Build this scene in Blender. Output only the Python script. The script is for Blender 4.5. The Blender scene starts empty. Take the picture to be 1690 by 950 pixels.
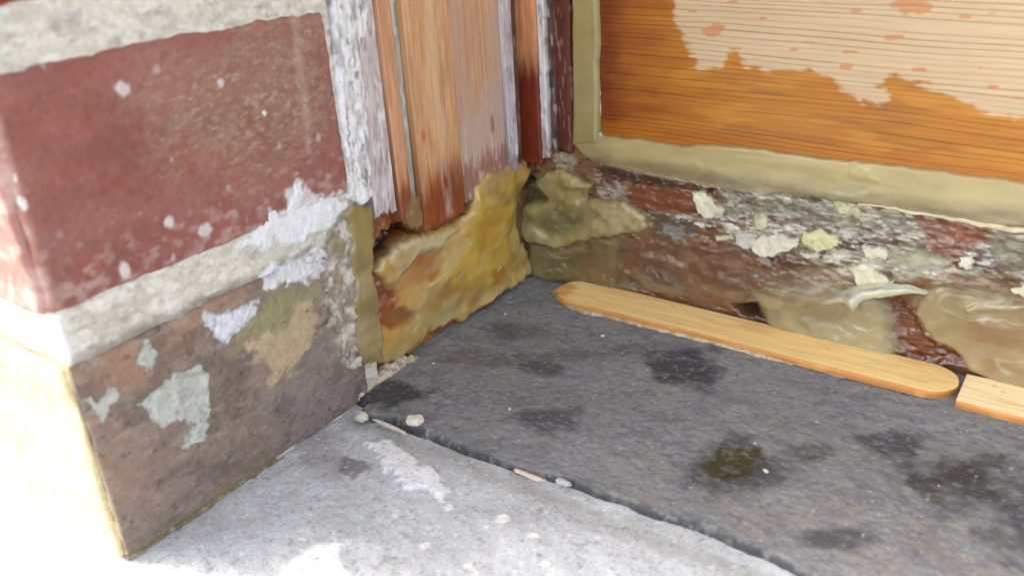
import bpy, math, random
import numpy as np
from mathutils import Vector
random.seed(4)
# ---------------------------------------------------------------- camera, world, sun, exposure
scn = bpy.context.scene
COL = scn.collection
cam_d = bpy.data.cameras.new('camera'); cam = bpy.data.objects.new('camera', cam_d); COL.objects.link(cam)
cam.location = (0.1922, -0.08215, 0.155)
cam.rotation_euler = (math.radians(64.686), math.radians(3.158), math.radians(35.054))
cam_d.lens = 30.18; cam_d.sensor_width = 36; cam_d.clip_start = 0.005; cam_d.clip_end = 500
cam_d.dof.use_dof = True; cam_d.dof.focus_distance = 0.30; cam_d.dof.aperture_fstop = 12
scn.camera = cam
SUN = Vector((-0.80, -0.36, 0.50)).normalized()
w = bpy.data.worlds.new('World'); scn.world = w; w.use_nodes = True
nt = w.node_tree; bg = nt.nodes['Background']; sky = nt.nodes.new('ShaderNodeTexSky')
sky.sky_type = 'NISHITA'; sky.sun_disc = False; sky.sun_elevation = math.asin(SUN.z); sky.sun_rotation = math.atan2(SUN.x, SUN.y)
sky.dust_density = 4; sky.air_density = 1.0; sky.ozone_density = 1.0
hs = nt.nodes.new('ShaderNodeHueSaturation'); hs.inputs['Saturation'].default_value = 0.33     # thin bright cloud greys the blue
nt.links.new(sky.outputs[0], hs.inputs['Color']); nt.links.new(hs.outputs[0], bg.inputs[0]); bg.inputs[1].default_value = 0.15
sl = bpy.data.lights.new('sun', 'SUN'); sl.energy = 0.7; sl.angle = math.radians(11); sl.color = (1, .965, .9)
so = bpy.data.objects.new('sun', sl); COL.objects.link(so); so.rotation_euler = SUN.to_track_quat('Z', 'Y').to_euler(); so.location = (-1, -.5, 1)
scn.view_settings.view_transform = 'Standard'; scn.view_settings.look = 'None'; scn.view_settings.exposure = 2.1
scn.render.engine = 'CYCLES'; scn.cycles.transparent_max_bounces = 16

# ---------------------------------------------------------------- outlines of stains, flakes, smears and painted light and shade, in mm on their own surface
T={
'lich1':[[15.0,51.2],[16.7,53.8],[19.4,53.9],[21.3,51.2],[20.7,47.5],[18.1,45.9],[15.5,46.9]],
'lich2':[[-4.6,44.2],[-2.2,47.2],[0.9,47.2],[3.0,46.0],[5.2,48.8],[9.3,46.6],[7.1,41.9],[3.9,42.4],[2.0,39.8],[-2.0,41.4]],
'lich3':[[12.6,39.8],[18.6,41.1],[24.0,41.9],[29.7,41.5],[33.8,38.2],[33.0,32.3],[31.5,23.1],[28.9,18.5],[23.8,18.2],[19.7,20.1],[22.2,23.6],[25.1,24.9],[20.8,29.4],[16.9,28.8],[13.9,31.5],[14.0,35.2]],
'lime1':[[36.3,54.0],[45.2,51.1],[53.9,51.6],[50.1,47.4],[46.5,45.1],[40.8,44.0],[37.3,46.4]],
'lime2':[[51.6,67.7],[58.9,71.7],[68.1,73.0],[72.7,80.4],[77.9,75.4],[90.8,71.3],[95.6,65.8],[84.0,62.9],[69.2,62.3],[58.8,66.2]],
'lime3':[[56.7,57.0],[68.1,57.3],[79.9,55.2],[83.2,52.5],[75.2,50.5],[64.4,50.9],[56.7,52.2]],
'algae':[[41.0,40.8],[48.1,48.2],[59.8,50.9],[75.8,47.2],[77.1,41.4],[62.0,39.9],[50.3,39.2],[43.4,37.7]],
'beige':[[53.0,41.0],[62.4,41.7],[72.7,42.3],[74.3,34.2],[67.3,24.6],[59.8,24.6],[52.0,21.4],[51.9,30.3],[45.9,39.0]],
'greyend':[[58.6,24.7],[72.0,28.8],[83.2,32.3],[89.3,20.5],[86.6,3.1],[74.2,0.4],[53.5,1.1],[46.4,12.1]],
'crumble':[[84.9,61.0],[96.3,65.2],[95.0,36.0],[89.0,11.3],[82.5,14.7],[79.5,34.0],[78.3,47.2]],
'brownish':[[2.8,57.1],[35.8,56.5],[58.7,56.2],[55.6,52.6],[37.8,52.8],[32.6,44.0],[13.7,42.7],[1.6,47.5]],
'speck_region':[[34.7,120.4],[69.4,121.7],[96.9,120.7],[94.0,87.4],[72.1,86.0],[57.2,86.8],[40.3,96.6],[31.7,109.5]],
'sp00':[[28.8,116.4],[30.3,116.1]],
'sp01':[[55.4,112.4],[56.5,112.2]],
'sp02':[[32.4,81.9],[34.1,81.3]],
'sp03':[[41.9,76.4],[43.5,75.8]],
'sp04':[[17.9,74.4],[19.8,73.6]],
'sp05':[[31.1,72.7],[31.9,72.4]],
'sp06':[[38.4,118.9],[39.2,118.8]],
'sp07':[[12.3,124.6],[13.0,124.5]],
'sp08':[[37.1,97.1],[37.8,97.0]],
'sp09':[[51.7,85.0],[52.6,84.7]],
'sp10':[[70.9,91.6],[72.1,91.3]],
'sp11':[[85.1,90.2],[86.3,89.9]],
'sp12':[[5.4,88.3],[6.0,88.1]],
'sp13':[[10.0,77.0],[10.7,76.7]],
'sp14':[[35.4,70.0],[36.2,69.7]],
'sp15':[[51.8,77.2],[52.6,76.9]],
'sp16':[[27.1,69.8],[27.8,69.6]],
'sp17':[[55.4,74.7],[56.3,74.4]],
'sp18':[[0.8,84.8],[1.8,84.4]],
'sp19':[[81.1,106.5],[81.9,106.3]],
'sp20':[[82.6,102.8],[83.4,102.6]],
'sp21':[[65.5,104.8],[66.3,104.6]],
'drip':[[82.5,127.7],[85.5,127.3],[83.9,105.9],[82.1,85.9],[80.3,86.4],[80.7,104.9]],
'caulk':[[98.2,132.2],[115.0,130.3],[112.3,118.4],[108.2,104.7],[106.7,90.0],[105.4,64.4],[99.0,63.4],[94.0,68.1],[95.3,83.4],[96.3,101.7]],
'gelA':[[123.9,44.5],[138.9,43.8],[153.0,41.3],[156.6,49.0],[166.1,54.5],[184.0,52.2],[198.8,46.9],[190.4,37.0],[185.0,25.5],[193.7,11.4],[194.8,1.9],[183.6,0.2],[157.7,-1.3],[133.1,2.5],[116.9,-0.4],[98.4,5.1],[89.0,9.9],[91.9,19.2],[99.5,20.3],[109.4,24.0],[107.1,37.7],[112.6,43.4]],
'gelA_yel':[[157.6,47.5],[179.4,48.1],[184.9,38.7],[181.1,21.6],[186.6,8.5],[166.7,5.6],[143.5,10.3],[135.8,21.2],[135.4,31.2],[153.7,31.6]],
'gelA_or1':[[104.1,34.4],[113.6,30.4],[113.1,21.2],[122.6,14.5],[119.1,13.6],[107.9,15.2],[101.7,20.5]],
'gelA_or2':[[121.9,31.7],[126.0,37.2],[135.9,34.6],[136.4,25.9],[125.9,25.3],[113.3,28.3]],
'gelA_or3':[[163.6,15.0],[171.9,14.4],[179.5,4.4],[167.1,8.7]],
'gelA_or4':[[153.6,-1.7],[170.5,1.3],[195.2,0.8],[196.5,-1.7],[178.8,-2.9],[157.2,-5.3],[134.5,-1.2]],
'gelA_wh':[[111.0,42.9],[123.8,43.8],[147.4,40.1],[148.9,37.8],[126.0,37.2],[115.0,33.3],[111.8,38.1]],
'gelA_pale':[[122.6,14.5],[143.5,10.3],[144.6,4.6],[133.3,3.3],[118.5,10.2]],
'gelB':[[90.3,65.5],[95.9,66.7],[104.1,63.4],[103.5,54.8],[100.2,40.9],[100.3,25.1],[101.1,15.4],[99.5,6.5],[87.7,10.7],[87.0,22.2],[88.5,39.2],[89.3,51.6]],
'tongue':[[119.3,56.7],[122.7,60.6],[126.3,59.5],[127.9,52.8],[127.7,46.9],[123.1,47.2],[117.5,51.4]],
'core_hole':[[115.1,50.0],[120.3,49.5],[130.1,44.2],[128.4,43.5],[120.5,44.9],[111.4,37.4],[107.6,36.6],[107.4,45.7],[109.8,49.2]],
'grit':[[86.1,10.9],[98.7,8.2],[113.8,2.0],[116.6,-1.9],[103.8,1.2],[86.2,5.2],[81.9,6.6]],
'or1':[[44.2,48.0],[68.8,49.3],[72.0,43.2],[68.5,40.2],[50.7,38.5],[43.7,41.0]],
'dk1':[[29.0,52.0],[36.3,54.9],[77.7,51.5],[77.1,48.7],[63.3,49.6],[44.2,48.0],[41.5,48.8],[30.3,46.7]],
'gelD1':[[-1.5,42.1],[7.7,48.1],[15.1,50.9],[20.3,47.6],[27.8,45.6],[25.2,39.4],[41.6,40.7],[50.7,37.2],[52.6,32.3],[47.7,29.7],[27.4,22.6],[10.3,16.1],[-3.5,15.7],[-8.1,23.5],[-8.3,30.4]],
'gelD1_dk':[[5.6,32.6],[16.0,36.9],[24.5,34.4],[26.7,29.6],[18.6,24.7],[6.7,23.4],[2.3,27.2]],
'gelD1_pale':[[27.4,36.2],[41.0,39.6],[49.5,36.0],[47.7,30.4],[28.6,23.9],[25.8,28.1]],
'gelD2':[[-4.1,16.7],[10.4,17.2],[27.4,23.1],[41.6,28.3],[42.7,21.5],[41.0,11.1],[36.6,5.0],[21.2,1.1],[4.4,-1.5],[-1.2,0.2],[-5.3,7.1]],
'gelD2_tan':[[24.1,14.4],[38.3,19.4],[40.5,12.4],[36.0,5.5],[23.3,2.7],[21.7,8.4]],
'hole1':[[-3.4,45.0],[1.0,43.5],[7.0,37.3],[6.0,35.1],[-1.9,33.3],[-9.1,27.5],[-12.2,28.3],[-8.4,38.4]],
'gap_shade':[[-9.3,13.4],[-6.2,12.6],[-3.6,3.1],[-1.8,0.0],[-6.3,-0.9],[-9.1,6.3]],
'corner_wh':[[9.4,54.4],[15.3,57.1],[20.8,54.9],[17.9,51.0],[10.7,49.0]],
'wh2':[[28.9,42.0],[33.0,45.9],[39.7,46.9],[43.6,44.3],[41.0,41.4],[32.9,40.1]],
'flk1':[[68.9,48.8],[74.8,49.2],[82.0,43.7],[81.0,40.4],[74.0,39.5],[71.5,43.1]],
'gry1':[[50.7,37.2],[63.6,38.7],[72.9,37.4],[72.4,32.2],[63.9,28.9],[55.0,29.0]],
'gry1p':[[59.2,33.5],[65.5,34.6],[69.3,31.4],[63.1,28.8],[58.8,30.4]],
'gelE':[[41.0,23.0],[54.2,27.6],[71.7,30.1],[87.1,31.8],[94.3,26.1],[97.2,17.0],[94.3,9.4],[86.3,4.9],[72.8,4.2],[56.0,4.0],[43.8,5.0]],
'rdg1':[[49.1,20.5],[60.8,20.7],[67.2,19.0],[66.7,17.9],[59.6,19.0],[49.1,19.2]],
'rdg2':[[52.0,38.7],[66.5,39.4],[78.5,39.3],[78.6,38.1],[66.1,38.1],[52.0,37.7]],
'lump1':[[34.3,5.1],[42.4,7.9],[49.3,6.2],[48.2,2.7],[37.7,1.4]],
'bul1':[[45.4,10.7],[51.5,16.5],[64.6,13.8],[70.2,6.0],[62.8,3.5],[50.9,4.4]],
'whs1':[[69.6,8.2],[73.0,11.6],[75.1,8.9],[72.3,4.1],[69.2,3.9]],
'flk2':[[92.8,44.3],[96.9,45.9],[99.5,40.4],[94.6,38.2]],
'flk3':[[92.8,34.8],[101.0,37.9],[110.4,38.1],[110.0,35.3],[105.0,31.3],[98.2,27.8],[93.1,30.6]],
'flk4':[[110.2,40.3],[117.2,42.9],[123.7,40.6],[122.8,37.1],[116.8,34.3],[111.3,34.8]],
'flk5':[[126.7,31.3],[133.3,33.4],[137.3,30.9],[142.4,28.5],[136.7,24.7],[130.7,24.0]],
'flk6':[[130.2,38.5],[136.3,39.7],[139.8,38.9],[139.0,36.1],[131.8,34.6]],
'gelC7':[[138.6,39.5],[148.8,41.9],[159.4,39.6],[155.9,36.4],[145.4,32.9],[140.9,34.3]],
'flk8':[[160.1,41.0],[164.2,42.2],[164.2,38.5],[160.3,37.3]],
'flk9':[[175.7,33.2],[178.5,36.2],[183.3,36.3],[183.3,31.8],[177.7,31.3]],
'flk10':[[119.0,52.8],[123.7,53.5],[129.7,51.3],[128.5,48.8],[122.7,49.5]],
'flk11':[[78.8,33.1],[86.2,35.0],[86.8,33.0],[80.3,31.0]],
'flk12':[[110.2,32.6],[116.4,34.2],[117.8,32.3],[112.6,30.3]],
'flk13':[[86.2,35.0],[92.4,37.5],[94.9,33.8],[91.1,29.7],[87.3,31.4]],
'gfilm':[[80.5,47.1],[107.9,52.5],[118.5,53.6],[129.1,48.5],[129.0,44.4],[117.1,43.6],[106.6,43.5],[94.3,42.5],[83.2,39.9]],
'gfilm2':[[166.1,50.9],[175.6,52.6],[186.8,50.8],[188.6,41.5],[176.7,36.9],[169.0,43.4]],
'whfilm':[[84.1,44.2],[92.9,46.4],[111.6,41.0],[109.8,38.0],[92.6,34.8],[84.4,37.3]],
'blk1':[[124.8,43.0],[130.8,43.6],[137.1,41.8],[136.3,39.7],[127.1,38.6]],
'blk2':[[163.6,44.0],[170.0,42.8],[171.1,38.9],[167.1,34.8],[164.3,35.8]],
'blk3':[[122.9,40.4],[127.8,40.7],[130.3,35.7],[125.6,33.6],[122.7,36.4]],
'red1':[[145.7,52.6],[164.6,53.4],[166.1,47.3],[159.2,40.2],[149.6,43.5]],
'red1o':[[155.5,49.8],[161.2,50.4],[161.7,47.1],[156.7,45.9]],
'red2':[[129.4,45.7],[141.4,44.7],[142.3,42.8],[130.7,44.0]],
'red3':[[95.4,25.8],[105.0,31.3],[112.5,29.1],[112.1,26.2],[102.2,22.0]],
'red4':[[119.4,32.8],[123.7,34.3],[126.1,31.2],[124.8,29.6],[121.0,30.9]],
'red5':[[81.9,41.5],[85.8,41.5],[86.1,36.4],[82.5,35.3],[75.2,33.5],[73.9,36.1]],
'red6':[[71.9,27.0],[80.1,30.5],[81.8,21.0],[75.9,18.5],[70.9,21.3]],
'dot':[[93.7,20.6],[95.6,23.0],[98.1,20.8],[96.9,17.7],[94.6,17.9]],
'gelF':[[97.9,9.7],[95.3,14.6],[104.6,23.0],[112.8,28.0],[118.5,29.2],[124.5,27.3],[128.6,24.7],[136.8,24.3],[141.4,21.1],[144.4,13.1],[148.1,2.4],[139.6,0.9],[127.8,1.3],[115.8,1.8],[108.7,1.9],[103.0,3.5]],
'gelF_br':[[95.2,16.5],[106.6,24.4],[117.1,27.3],[123.6,24.1],[113.7,18.3],[103.1,13.4]],
'hole3':[[86.4,6.5],[97.9,10.0],[102.5,3.3],[92.1,3.3]],
'curl':[[136.7,19.9],[143.6,28.1],[151.8,33.1],[159.9,35.3],[162.3,34.2],[156.0,31.5],[152.6,27.9],[150.8,23.3],[148.3,20.0],[146.9,17.4],[145.5,17.7],[147.0,21.0],[145.3,23.6],[143.0,23.7]],
'red7':[[141.4,21.1],[144.7,24.1],[147.1,20.4],[150.9,18.4],[153.1,11.0],[158.0,8.9],[164.0,8.2],[168.4,4.5],[153.4,0.1],[148.9,2.6],[144.7,10.4]],
'gelG':[[151.9,27.3],[156.0,31.5],[161.6,34.2],[170.7,33.5],[179.2,32.1],[190.6,30.9],[195.9,2.7],[184.3,2.9],[168.9,5.3],[163.9,9.1],[156.7,10.1],[151.9,16.6],[149.6,21.0]],
'gelG_br':[[162.9,16.5],[171.7,27.4],[179.9,28.3],[183.3,8.8],[175.1,6.4]],
'rdg3':[[165.1,25.4],[171.8,28.5],[181.1,30.5],[181.4,29.1],[172.5,27.2],[166.0,24.3]],
'bandhi1':[[124.2,64.8],[130.8,64.9],[133.3,62.4],[131.2,61.3],[125.3,63.4]],
'bandhi2':[[114.7,51.5],[122.2,56.3],[133.4,58.4],[131.8,56.1],[122.5,53.3]],
'bandhi3':[[158.3,58.4],[163.8,60.3],[165.1,57.6],[159.5,55.7]],
'bandtop':[[30.0,67.3],[33.2,66.0],[48.6,66.3],[60.9,65.9],[81.6,67.7],[94.7,68.2],[103.0,67.9],[122.9,67.9],[141.3,68.1],[172.9,67.9]],
'bandbot':[[22.3,57.5],[29.0,54.0],[43.6,52.8],[58.8,51.8],[77.9,51.3],[95.8,52.2],[110.5,53.6],[128.3,53.6],[143.3,53.0],[175.5,53.0]],
'railwet':[[30.1,127.3],[59.2,127.3],[60.2,109.7],[65.6,101.9],[68.0,95.9],[69.7,93.5],[78.0,94.5],[81.0,99.7],[84.1,99.7],[87.0,94.7],[100.8,95.4],[109.5,96.2],[114.9,93.5],[118.7,89.6],[125.4,87.3],[130.0,86.4],[133.4,88.0],[129.3,92.3],[134.0,96.7],[141.2,94.1],[148.4,90.6],[155.2,89.0],[161.9,86.9],[169.7,86.5],[185.9,85.9],[190.1,64.5],[29.1,61.3]],
'rs00':[[67.2,112.2],[69.4,112.2],[67.2,112.7]],
'rs01':[[75.3,106.0],[80.0,106.2],[75.2,108.3]],
'rs02':[[132.4,106.6],[135.8,106.8],[132.3,107.5]],
'rs03':[[120.1,101.7],[122.6,101.8],[120.0,102.4]],
'rs04':[[118.8,97.2],[121.3,97.3],[118.7,97.9]],
'rs05':[[140.7,97.7],[143.4,97.9],[140.6,98.6]],
'rs06':[[136.6,115.8],[143.1,116.0],[136.3,118.1]],
'rs07':[[150.1,113.2],[152.3,113.2],[150.0,113.8]],
'rs08':[[156.6,114.4],[157.8,114.4],[156.5,114.7]],
'rs09':[[160.7,94.2],[162.5,94.4],[160.5,94.9]],
'rs10':[[91.6,110.8],[92.8,110.9],[91.6,111.2]],
'rs11':[[102.2,101.4],[104.2,101.6],[102.2,101.8]],
'rs12':[[156.7,99.3],[157.9,99.4],[156.7,99.6]],
'rs13':[[167.3,91.5],[168.8,91.6],[167.2,92.0]],
'rs14':[[120.5,113.9],[122.3,114.0],[120.5,114.5]],
'rs15':[[81.1,115.6],[82.8,115.7],[81.1,116.0]],
'rs16':[[73.8,90.1],[76.5,90.3],[73.8,90.9]],
'rs17':[[105.9,103.9],[108.2,104.0],[105.8,104.3]],
'st0':[[86.5,158.0],[98.1,164.7],[79.6,172.9]],
'st1':[[43.7,131.3],[52.0,136.0],[40.0,136.9]],
'st2':[[62.8,107.6],[72.7,113.5],[57.4,115.9]],
'st3':[[121.1,116.7],[129.2,121.5],[118.0,124.5]],
'st3h':[[122.1,115.6],[134.6,123.0],[116.7,129.1]],
'st4':[[156.6,148.0],[164.7,152.8],[154.5,156.9]],
'st5':[[176.6,140.3],[190.9,148.9],[173.9,155.5]],
'st6':[[155.5,100.5],[163.8,105.6],[154.0,105.9]],
'st7':[[9.0,90.8],[21.6,98.1],[2.0,98.4]],
'st8':[[192.9,132.7],[203.1,138.9],[190.9,148.9]],
'st9':[[138.6,132.2],[144.5,135.7],[137.3,136.2]],
'stA':[[21.6,152.2],[33.7,159.0],[17.0,158.8]],
'crease':[[5.3,114.2],[9.9,129.5],[30.2,135.8],[48.1,148.5],[65.3,167.5],[72.9,171.8],[71.1,165.6],[52.7,145.1],[32.0,129.4],[13.0,118.5]],
'tan':[[103.3,90.0],[122.6,107.8],[155.2,109.7],[194.4,120.5],[195.8,109.3],[161.3,87.9],[131.2,86.9]],
'edge':[[-7.0,83.7],[-1.4,83.9],[9.3,78.7],[17.8,81.3],[33.0,81.6],[45.9,80.7],[57.1,81.3],[68.0,81.6],[77.5,83.3],[87.1,84.3],[96.8,84.5],[105.9,85.0],[114.9,85.2],[123.3,85.6],[131.5,86.0],[139.7,85.6],[147.8,84.4],[154.1,83.4]],
'lw1':[[16.5,68.0],[23.3,74.7],[38.3,72.0],[53.7,67.6],[55.7,62.4],[46.3,60.0],[30.7,63.9]],
'lw2':[[38.0,19.0],[37.0,26.3],[40.9,31.4],[50.9,28.3],[56.9,24.5],[42.2,15.3]],
'lw3':[[-73.6,-9.0],[-40.9,-5.4],[-0.8,-3.6],[13.7,-2.4],[-20.7,-33.5]],
'lp1':[[-14.2,67.7],[4.5,74.6],[22.1,62.3],[25.8,50.8],[7.3,53.4]],
'ld1':[[16.9,60.9],[25.4,64.2],[30.4,60.3],[27.3,54.4],[20.8,56.3]],
'lsp00':[[76.1,63.7],[78.1,64.9]],
'lsp01':[[87.0,62.5],[88.1,63.1]],
'lsp02':[[59.7,60.2],[60.9,61.0]],
'lsp03':[[64.2,44.4],[65.3,45.1]],
'lsp04':[[49.0,49.2],[49.8,49.8]],
'lsp05':[[44.6,32.3],[45.4,32.9]],
'lsp06':[[78.0,45.0],[79.1,45.7]],
'lsp07':[[95.3,55.7],[96.2,56.3]],
'cr00':[[9.1,78.5]],
'cr01':[[13.6,78.7]],
'cr02':[[19.4,79.7]],
'cr03':[[26.7,84.0]],
'cr04':[[34.0,80.5]],
'cr05':[[70.0,81.9]],
'cr06':[[74.0,82.3]],
'cr07':[[79.0,82.7]],
'cr08':[[83.3,84.0]],
'cr09':[[132.1,177.6]],
'cr10':[[127.6,179.1]],
'cr11':[[136.6,178.9]],
'cr12':[[13.3,121.7]],
'cr13':[[117.4,115.6]],
'cr14':[[123.0,117.9]],
'cr15':[[61.6,217.6]],
'cr16':[[45.6,180.1]]}

# ---------------------------------------------------------------- helpers (all lengths in mm)
def c(r, g, b):
    v = np.array([r, g, b], float) / 255
    return np.where(v <= .04045, v / 12.92, ((v + .055) / 1.055) ** 2.4)
_rs = np.random.RandomState(11); PT = np.tile(_rs.permutation(512), 2).astype(np.int32); VT = (_rs.rand(512) * 2 - 1).astype(np.float32)
def vn(P, s=0):                                       # value noise; an axis that never varies is skipped
    ci = []
    for k in range(3):
        x = P[:, k]; fl = np.floor(x); f = (x - fl).astype(np.float32); i = (fl.astype(np.int32) + s * 37 + k * 101) & 511
        ci.append((i, f * f * (3 - 2 * f), x.max() > x.min()))
    def rec(k, idx):
        i, f, var = ci[k]
        def nxt(o):
            h = PT[idx + ((i + o) & 511)] if k else PT[(i + o) & 511]
            return VT[h] if k == 2 else rec(k + 1, h)
        a = nxt(0)
        if not var: return a
        return a + (nxt(1) - a) * f
    return rec(0, None)
def fbm(P, size, o=3, s=0):
    Q = np.asarray(P, float) / np.asarray(size, float); r = 0; a = 1; t = 0
    for k in range(o):
        r = r + a * vn(Q * 2 ** k + 17.3 * k, s + k); t += a; a *= .5
    return r / t * 1.5
def ss(x, a, b):
    t = np.clip((x - a) / (b - a), 0, 1); return t * t * (3 - 2 * t)
def sd(poly, U, V):
    p = np.array(poly, float); q = np.roll(p, -1, 0)
    best = np.full(U.shape, 1e18); ins = np.zeros(U.shape, bool)
    for (ax, ay), (bx, by) in zip(p, q):
        ex, ey = bx - ax, by - ay; L = ex * ex + ey * ey + 1e-12
        t = np.clip(((U - ax) * ex + (V - ay) * ey) / L, 0, 1)
        best = np.minimum(best, (U - ax - t * ex) ** 2 + (V - ay - t * ey) ** 2)
        if ay != by:
            cr = ((ay > V) != (by > V)) & (U < (bx - ax) * (V - ay) / (by - ay) + ax); ins ^= cr
    return np.where(ins, 1, -1) * np.sqrt(best)
def wsd(name, U, V, amp=1.0, size=4.0, s=1):
    poly = T[name] if isinstance(name, str) else name
    r = np.full(U.shape, -50.0); p = np.array(poly); m = 6 + amp * 2
    k = (U > p[:, 0].min() - m) & (U < p[:, 0].max() + m) & (V > p[:, 1].min() - m) & (V < p[:, 1].max() + m)
    if k.any():
        u, v = U[k], V[k]; P = np.c_[u, v, 0 * u]
        r[k] = sd(poly, u + amp * fbm(P, size, 3, s), v + amp * fbm(P, size, 3, s + 50))
    return r
def els(name, U, V, amp=.25, size=6.0, s=1):          # soft oval: 1 at the centre, 0 on the rim
    q = np.array(T[name], float); A = np.linalg.inv(np.c_[q[1] - q[0], q[2] - q[0]])
    d = np.c_[U, V] - q[0]; e = d @ A.T
    return 1 - np.hypot(e[:, 0], e[:, 1]) + amp * fbm(np.c_[U, V, 0 * U], size, 3, s)
def paint(C, m, rgb): C += (np.asarray(rgb) - C) * m[:, None]
SURF = {'wall': (lambda u, v, h: np.c_[h, u, v]), 'back': (lambda u, v, h: np.c_[u, 198.4 - h, v]), 'sill': (lambda u, v, h: np.c_[u, v, h])}
WO = {}
def props(o, label=None, cat=None, group=None, kind=None):
    for k, v in (('label', label), ('category', cat), ('group', group), ('kind', kind)):
        if v: o[k] = v
    return o
def thing(name, loc, label, cat, group=None, kind=None):
    o = bpy.data.objects.new(name, None); COL.objects.link(o); o.empty_display_size = .02
    WO[o.name] = np.array(loc, float); o.location = np.array(loc) / 1000
    return props(o, label, cat, group, kind)
def mk(name, V, F, C=None, A=None, mat=None, parent=None, R=None, smooth=True):
    V = np.asarray(V, float); me = bpy.data.meshes.new(name)
    org = (V.min(0) + V.max(0)) / 2; org[2] = V[:, 2].min()
    if hasattr(F, 'tolist'):
        me.vertices.add(len(V)); me.vertices.foreach_set('co', ((V - org) / 1000).astype(np.float32).ravel())
        me.loops.add(F.size); me.loops.foreach_set('vertex_index', F.astype(np.int32).ravel())
        me.polygons.add(len(F)); me.polygons.foreach_set('loop_start', np.arange(len(F), dtype=np.int32) * F.shape[1])
        me.update(calc_edges=True)
    else: me.from_pydata(((V - org) / 1000).tolist(), [], F)
    if C is not None:
        a = me.attributes.new('Col', 'FLOAT_COLOR', 'POINT')
        al = np.ones(len(V)) if A is None else A
        a.data.foreach_set('color', np.c_[np.clip(C, 0, 1), np.clip(al, 0, 1)].astype(np.float32).ravel())
    if R is not None:
        a = me.attributes.new('Rgh', 'FLOAT', 'POINT'); a.data.foreach_set('value', np.clip(R, 0.02, 1).astype(np.float32))
    if smooth: me.polygons.foreach_set('use_smooth', np.ones(len(me.polygons), bool))
    me.update(); o = bpy.data.objects.new(name, me); COL.objects.link(o)
    if mat: me.materials.append(mat)
    pw = WO[parent.name] if parent else np.zeros(3)
    if parent: o.parent = parent
    o.location = (org - pw) / 1000; WO[o.name] = org
    return o
def grid_faces(nu, nv, off=0):
    i = np.arange((nu - 1) * (nv - 1)); a = (i // (nv - 1)) * nv + i % (nv - 1) + off
    return np.c_[a, a + nv, a + nv + 1, a + 1]
def ax(lo, hi, st, view=None):                      # fine steps inside the view range, coarse outside
    if view is None: n = max(2, int(round((hi - lo) / st)) + 1); return np.linspace(lo, hi, n)
    a, b = max(lo, view[0]), min(hi, view[1]); r = [ax(a, b, st)]
    if a > lo: r.insert(0, ax(lo, a, 6)[:-1])
    if b < hi: r.append(ax(b, hi, 6)[1:])
    return np.concatenate(r)
def block(lo, hi, xs, ys, zs, r=1.0, faces='xXyYzZ', fine=''):
    """rounded box; faces listed in 'fine' use the given axes, the others a coarse grid"""
    lo = np.array(lo, float); hi = np.array(hi, float); Vs = []; Fs = []; off = 0
    co = [np.linspace(lo[k], hi[k], 12) for k in range(3)]; fi = [xs, ys, zs]
    for f in faces:
        k = 'xyz'.index(f.lower()); a, b = (k + 1) % 3, (k + 2) % 3; g = fi if f in fine else co
        ga = g[a] if g[a] is not None else co[a]; gb = g[b] if g[b] is not None else co[b]
        if f.isupper(): m = np.meshgrid(ga, gb, indexing='ij')
        else: m = np.meshgrid(ga[::-1], gb, indexing='ij')
        P = np.zeros((m[0].size, 3)); P[:, a] = m[0].ravel(); P[:, b] = m[1].ravel(); P[:, k] = hi[k] if f.isupper() else lo[k]
        Vs.append(P); Fs.append(grid_faces(len(ga), len(gb), off)); off += len(P)
    P = np.concatenate(Vs); inner = np.clip(P, lo + r, hi - r); d = P - inner; n = np.linalg.norm(d, axis=1)[:, None]
    N = d / np.maximum(n, 1e-9); return inner + N * r, N, np.concatenate(Fs)
def patch(name, surf, poly, base, thick, mat, colf, parent=None, res=.5, amp=1.0, wsize=4.0, edge=1.5, s=1, relief=.3, rsize=5.0, sink=.7, hf=None, alphaf=None, R=None, fade=0):
    """a crust, flake or film lying on a surface: raised body with an irregular, rounded rim that runs into the surface"""
    p = np.array(T[poly] if isinstance(poly, str) else poly, float); m = amp + 1.2
    us = ax(p[:, 0].min() - m, p[:, 0].max() + m, res); vs = ax(p[:, 1].min() - m, p[:, 1].max() + m, res)
    U, V = [g.ravel() for g in np.meshgrid(us, vs, indexing='ij')]
    d = wsd(p, U, V, amp, wsize, s); Q = np.c_[U, V, 0 * U]
    e = np.clip((d + .3) / edge, 0, 1); prof = np.sqrt(np.clip(1 - (1 - e) ** 2, 0, 1))
    h = -sink + (thick + sink) * prof + relief * fbm(Q, rsize, 3, s + 9) * prof
    if hf is not None: h = h + hf(U, V, d) * prof
    F = grid_faces(len(us), len(vs))
    if surf == 'back': F = F
    F = F[(d[F] > -.6).all(1)]
    used = np.unique(F); mp = -np.ones(len(U), int); mp[used] = np.arange(len(used)); F = mp[F]
    if surf in ('back',): pass
    u, v, hh, dd = U[used], V[used], h[used] + base, d[used]
    X = SURF[surf](u, v, hh); C = colf(u, v, dd); C = np.tile(C, (len(u), 1)) if C.ndim == 1 else C
    A = alphaf(u, v, dd) if alphaf else None
    if fade: A = (1 if A is None else A) * (.25 + .75 * ss(dd, -.2, fade))
    return mk(name, X, F, C, A, mat, parent, R(u, v, dd) if R else None)
def flat(rgb, var=.12, size=1.2, s=3):
    def f(u, v, d):
        return np.asarray(rgb)[None, :] * (1 + var * fbm(np.c_[u, v, 0 * u], size, 3, s))[:, None]
    return f

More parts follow.
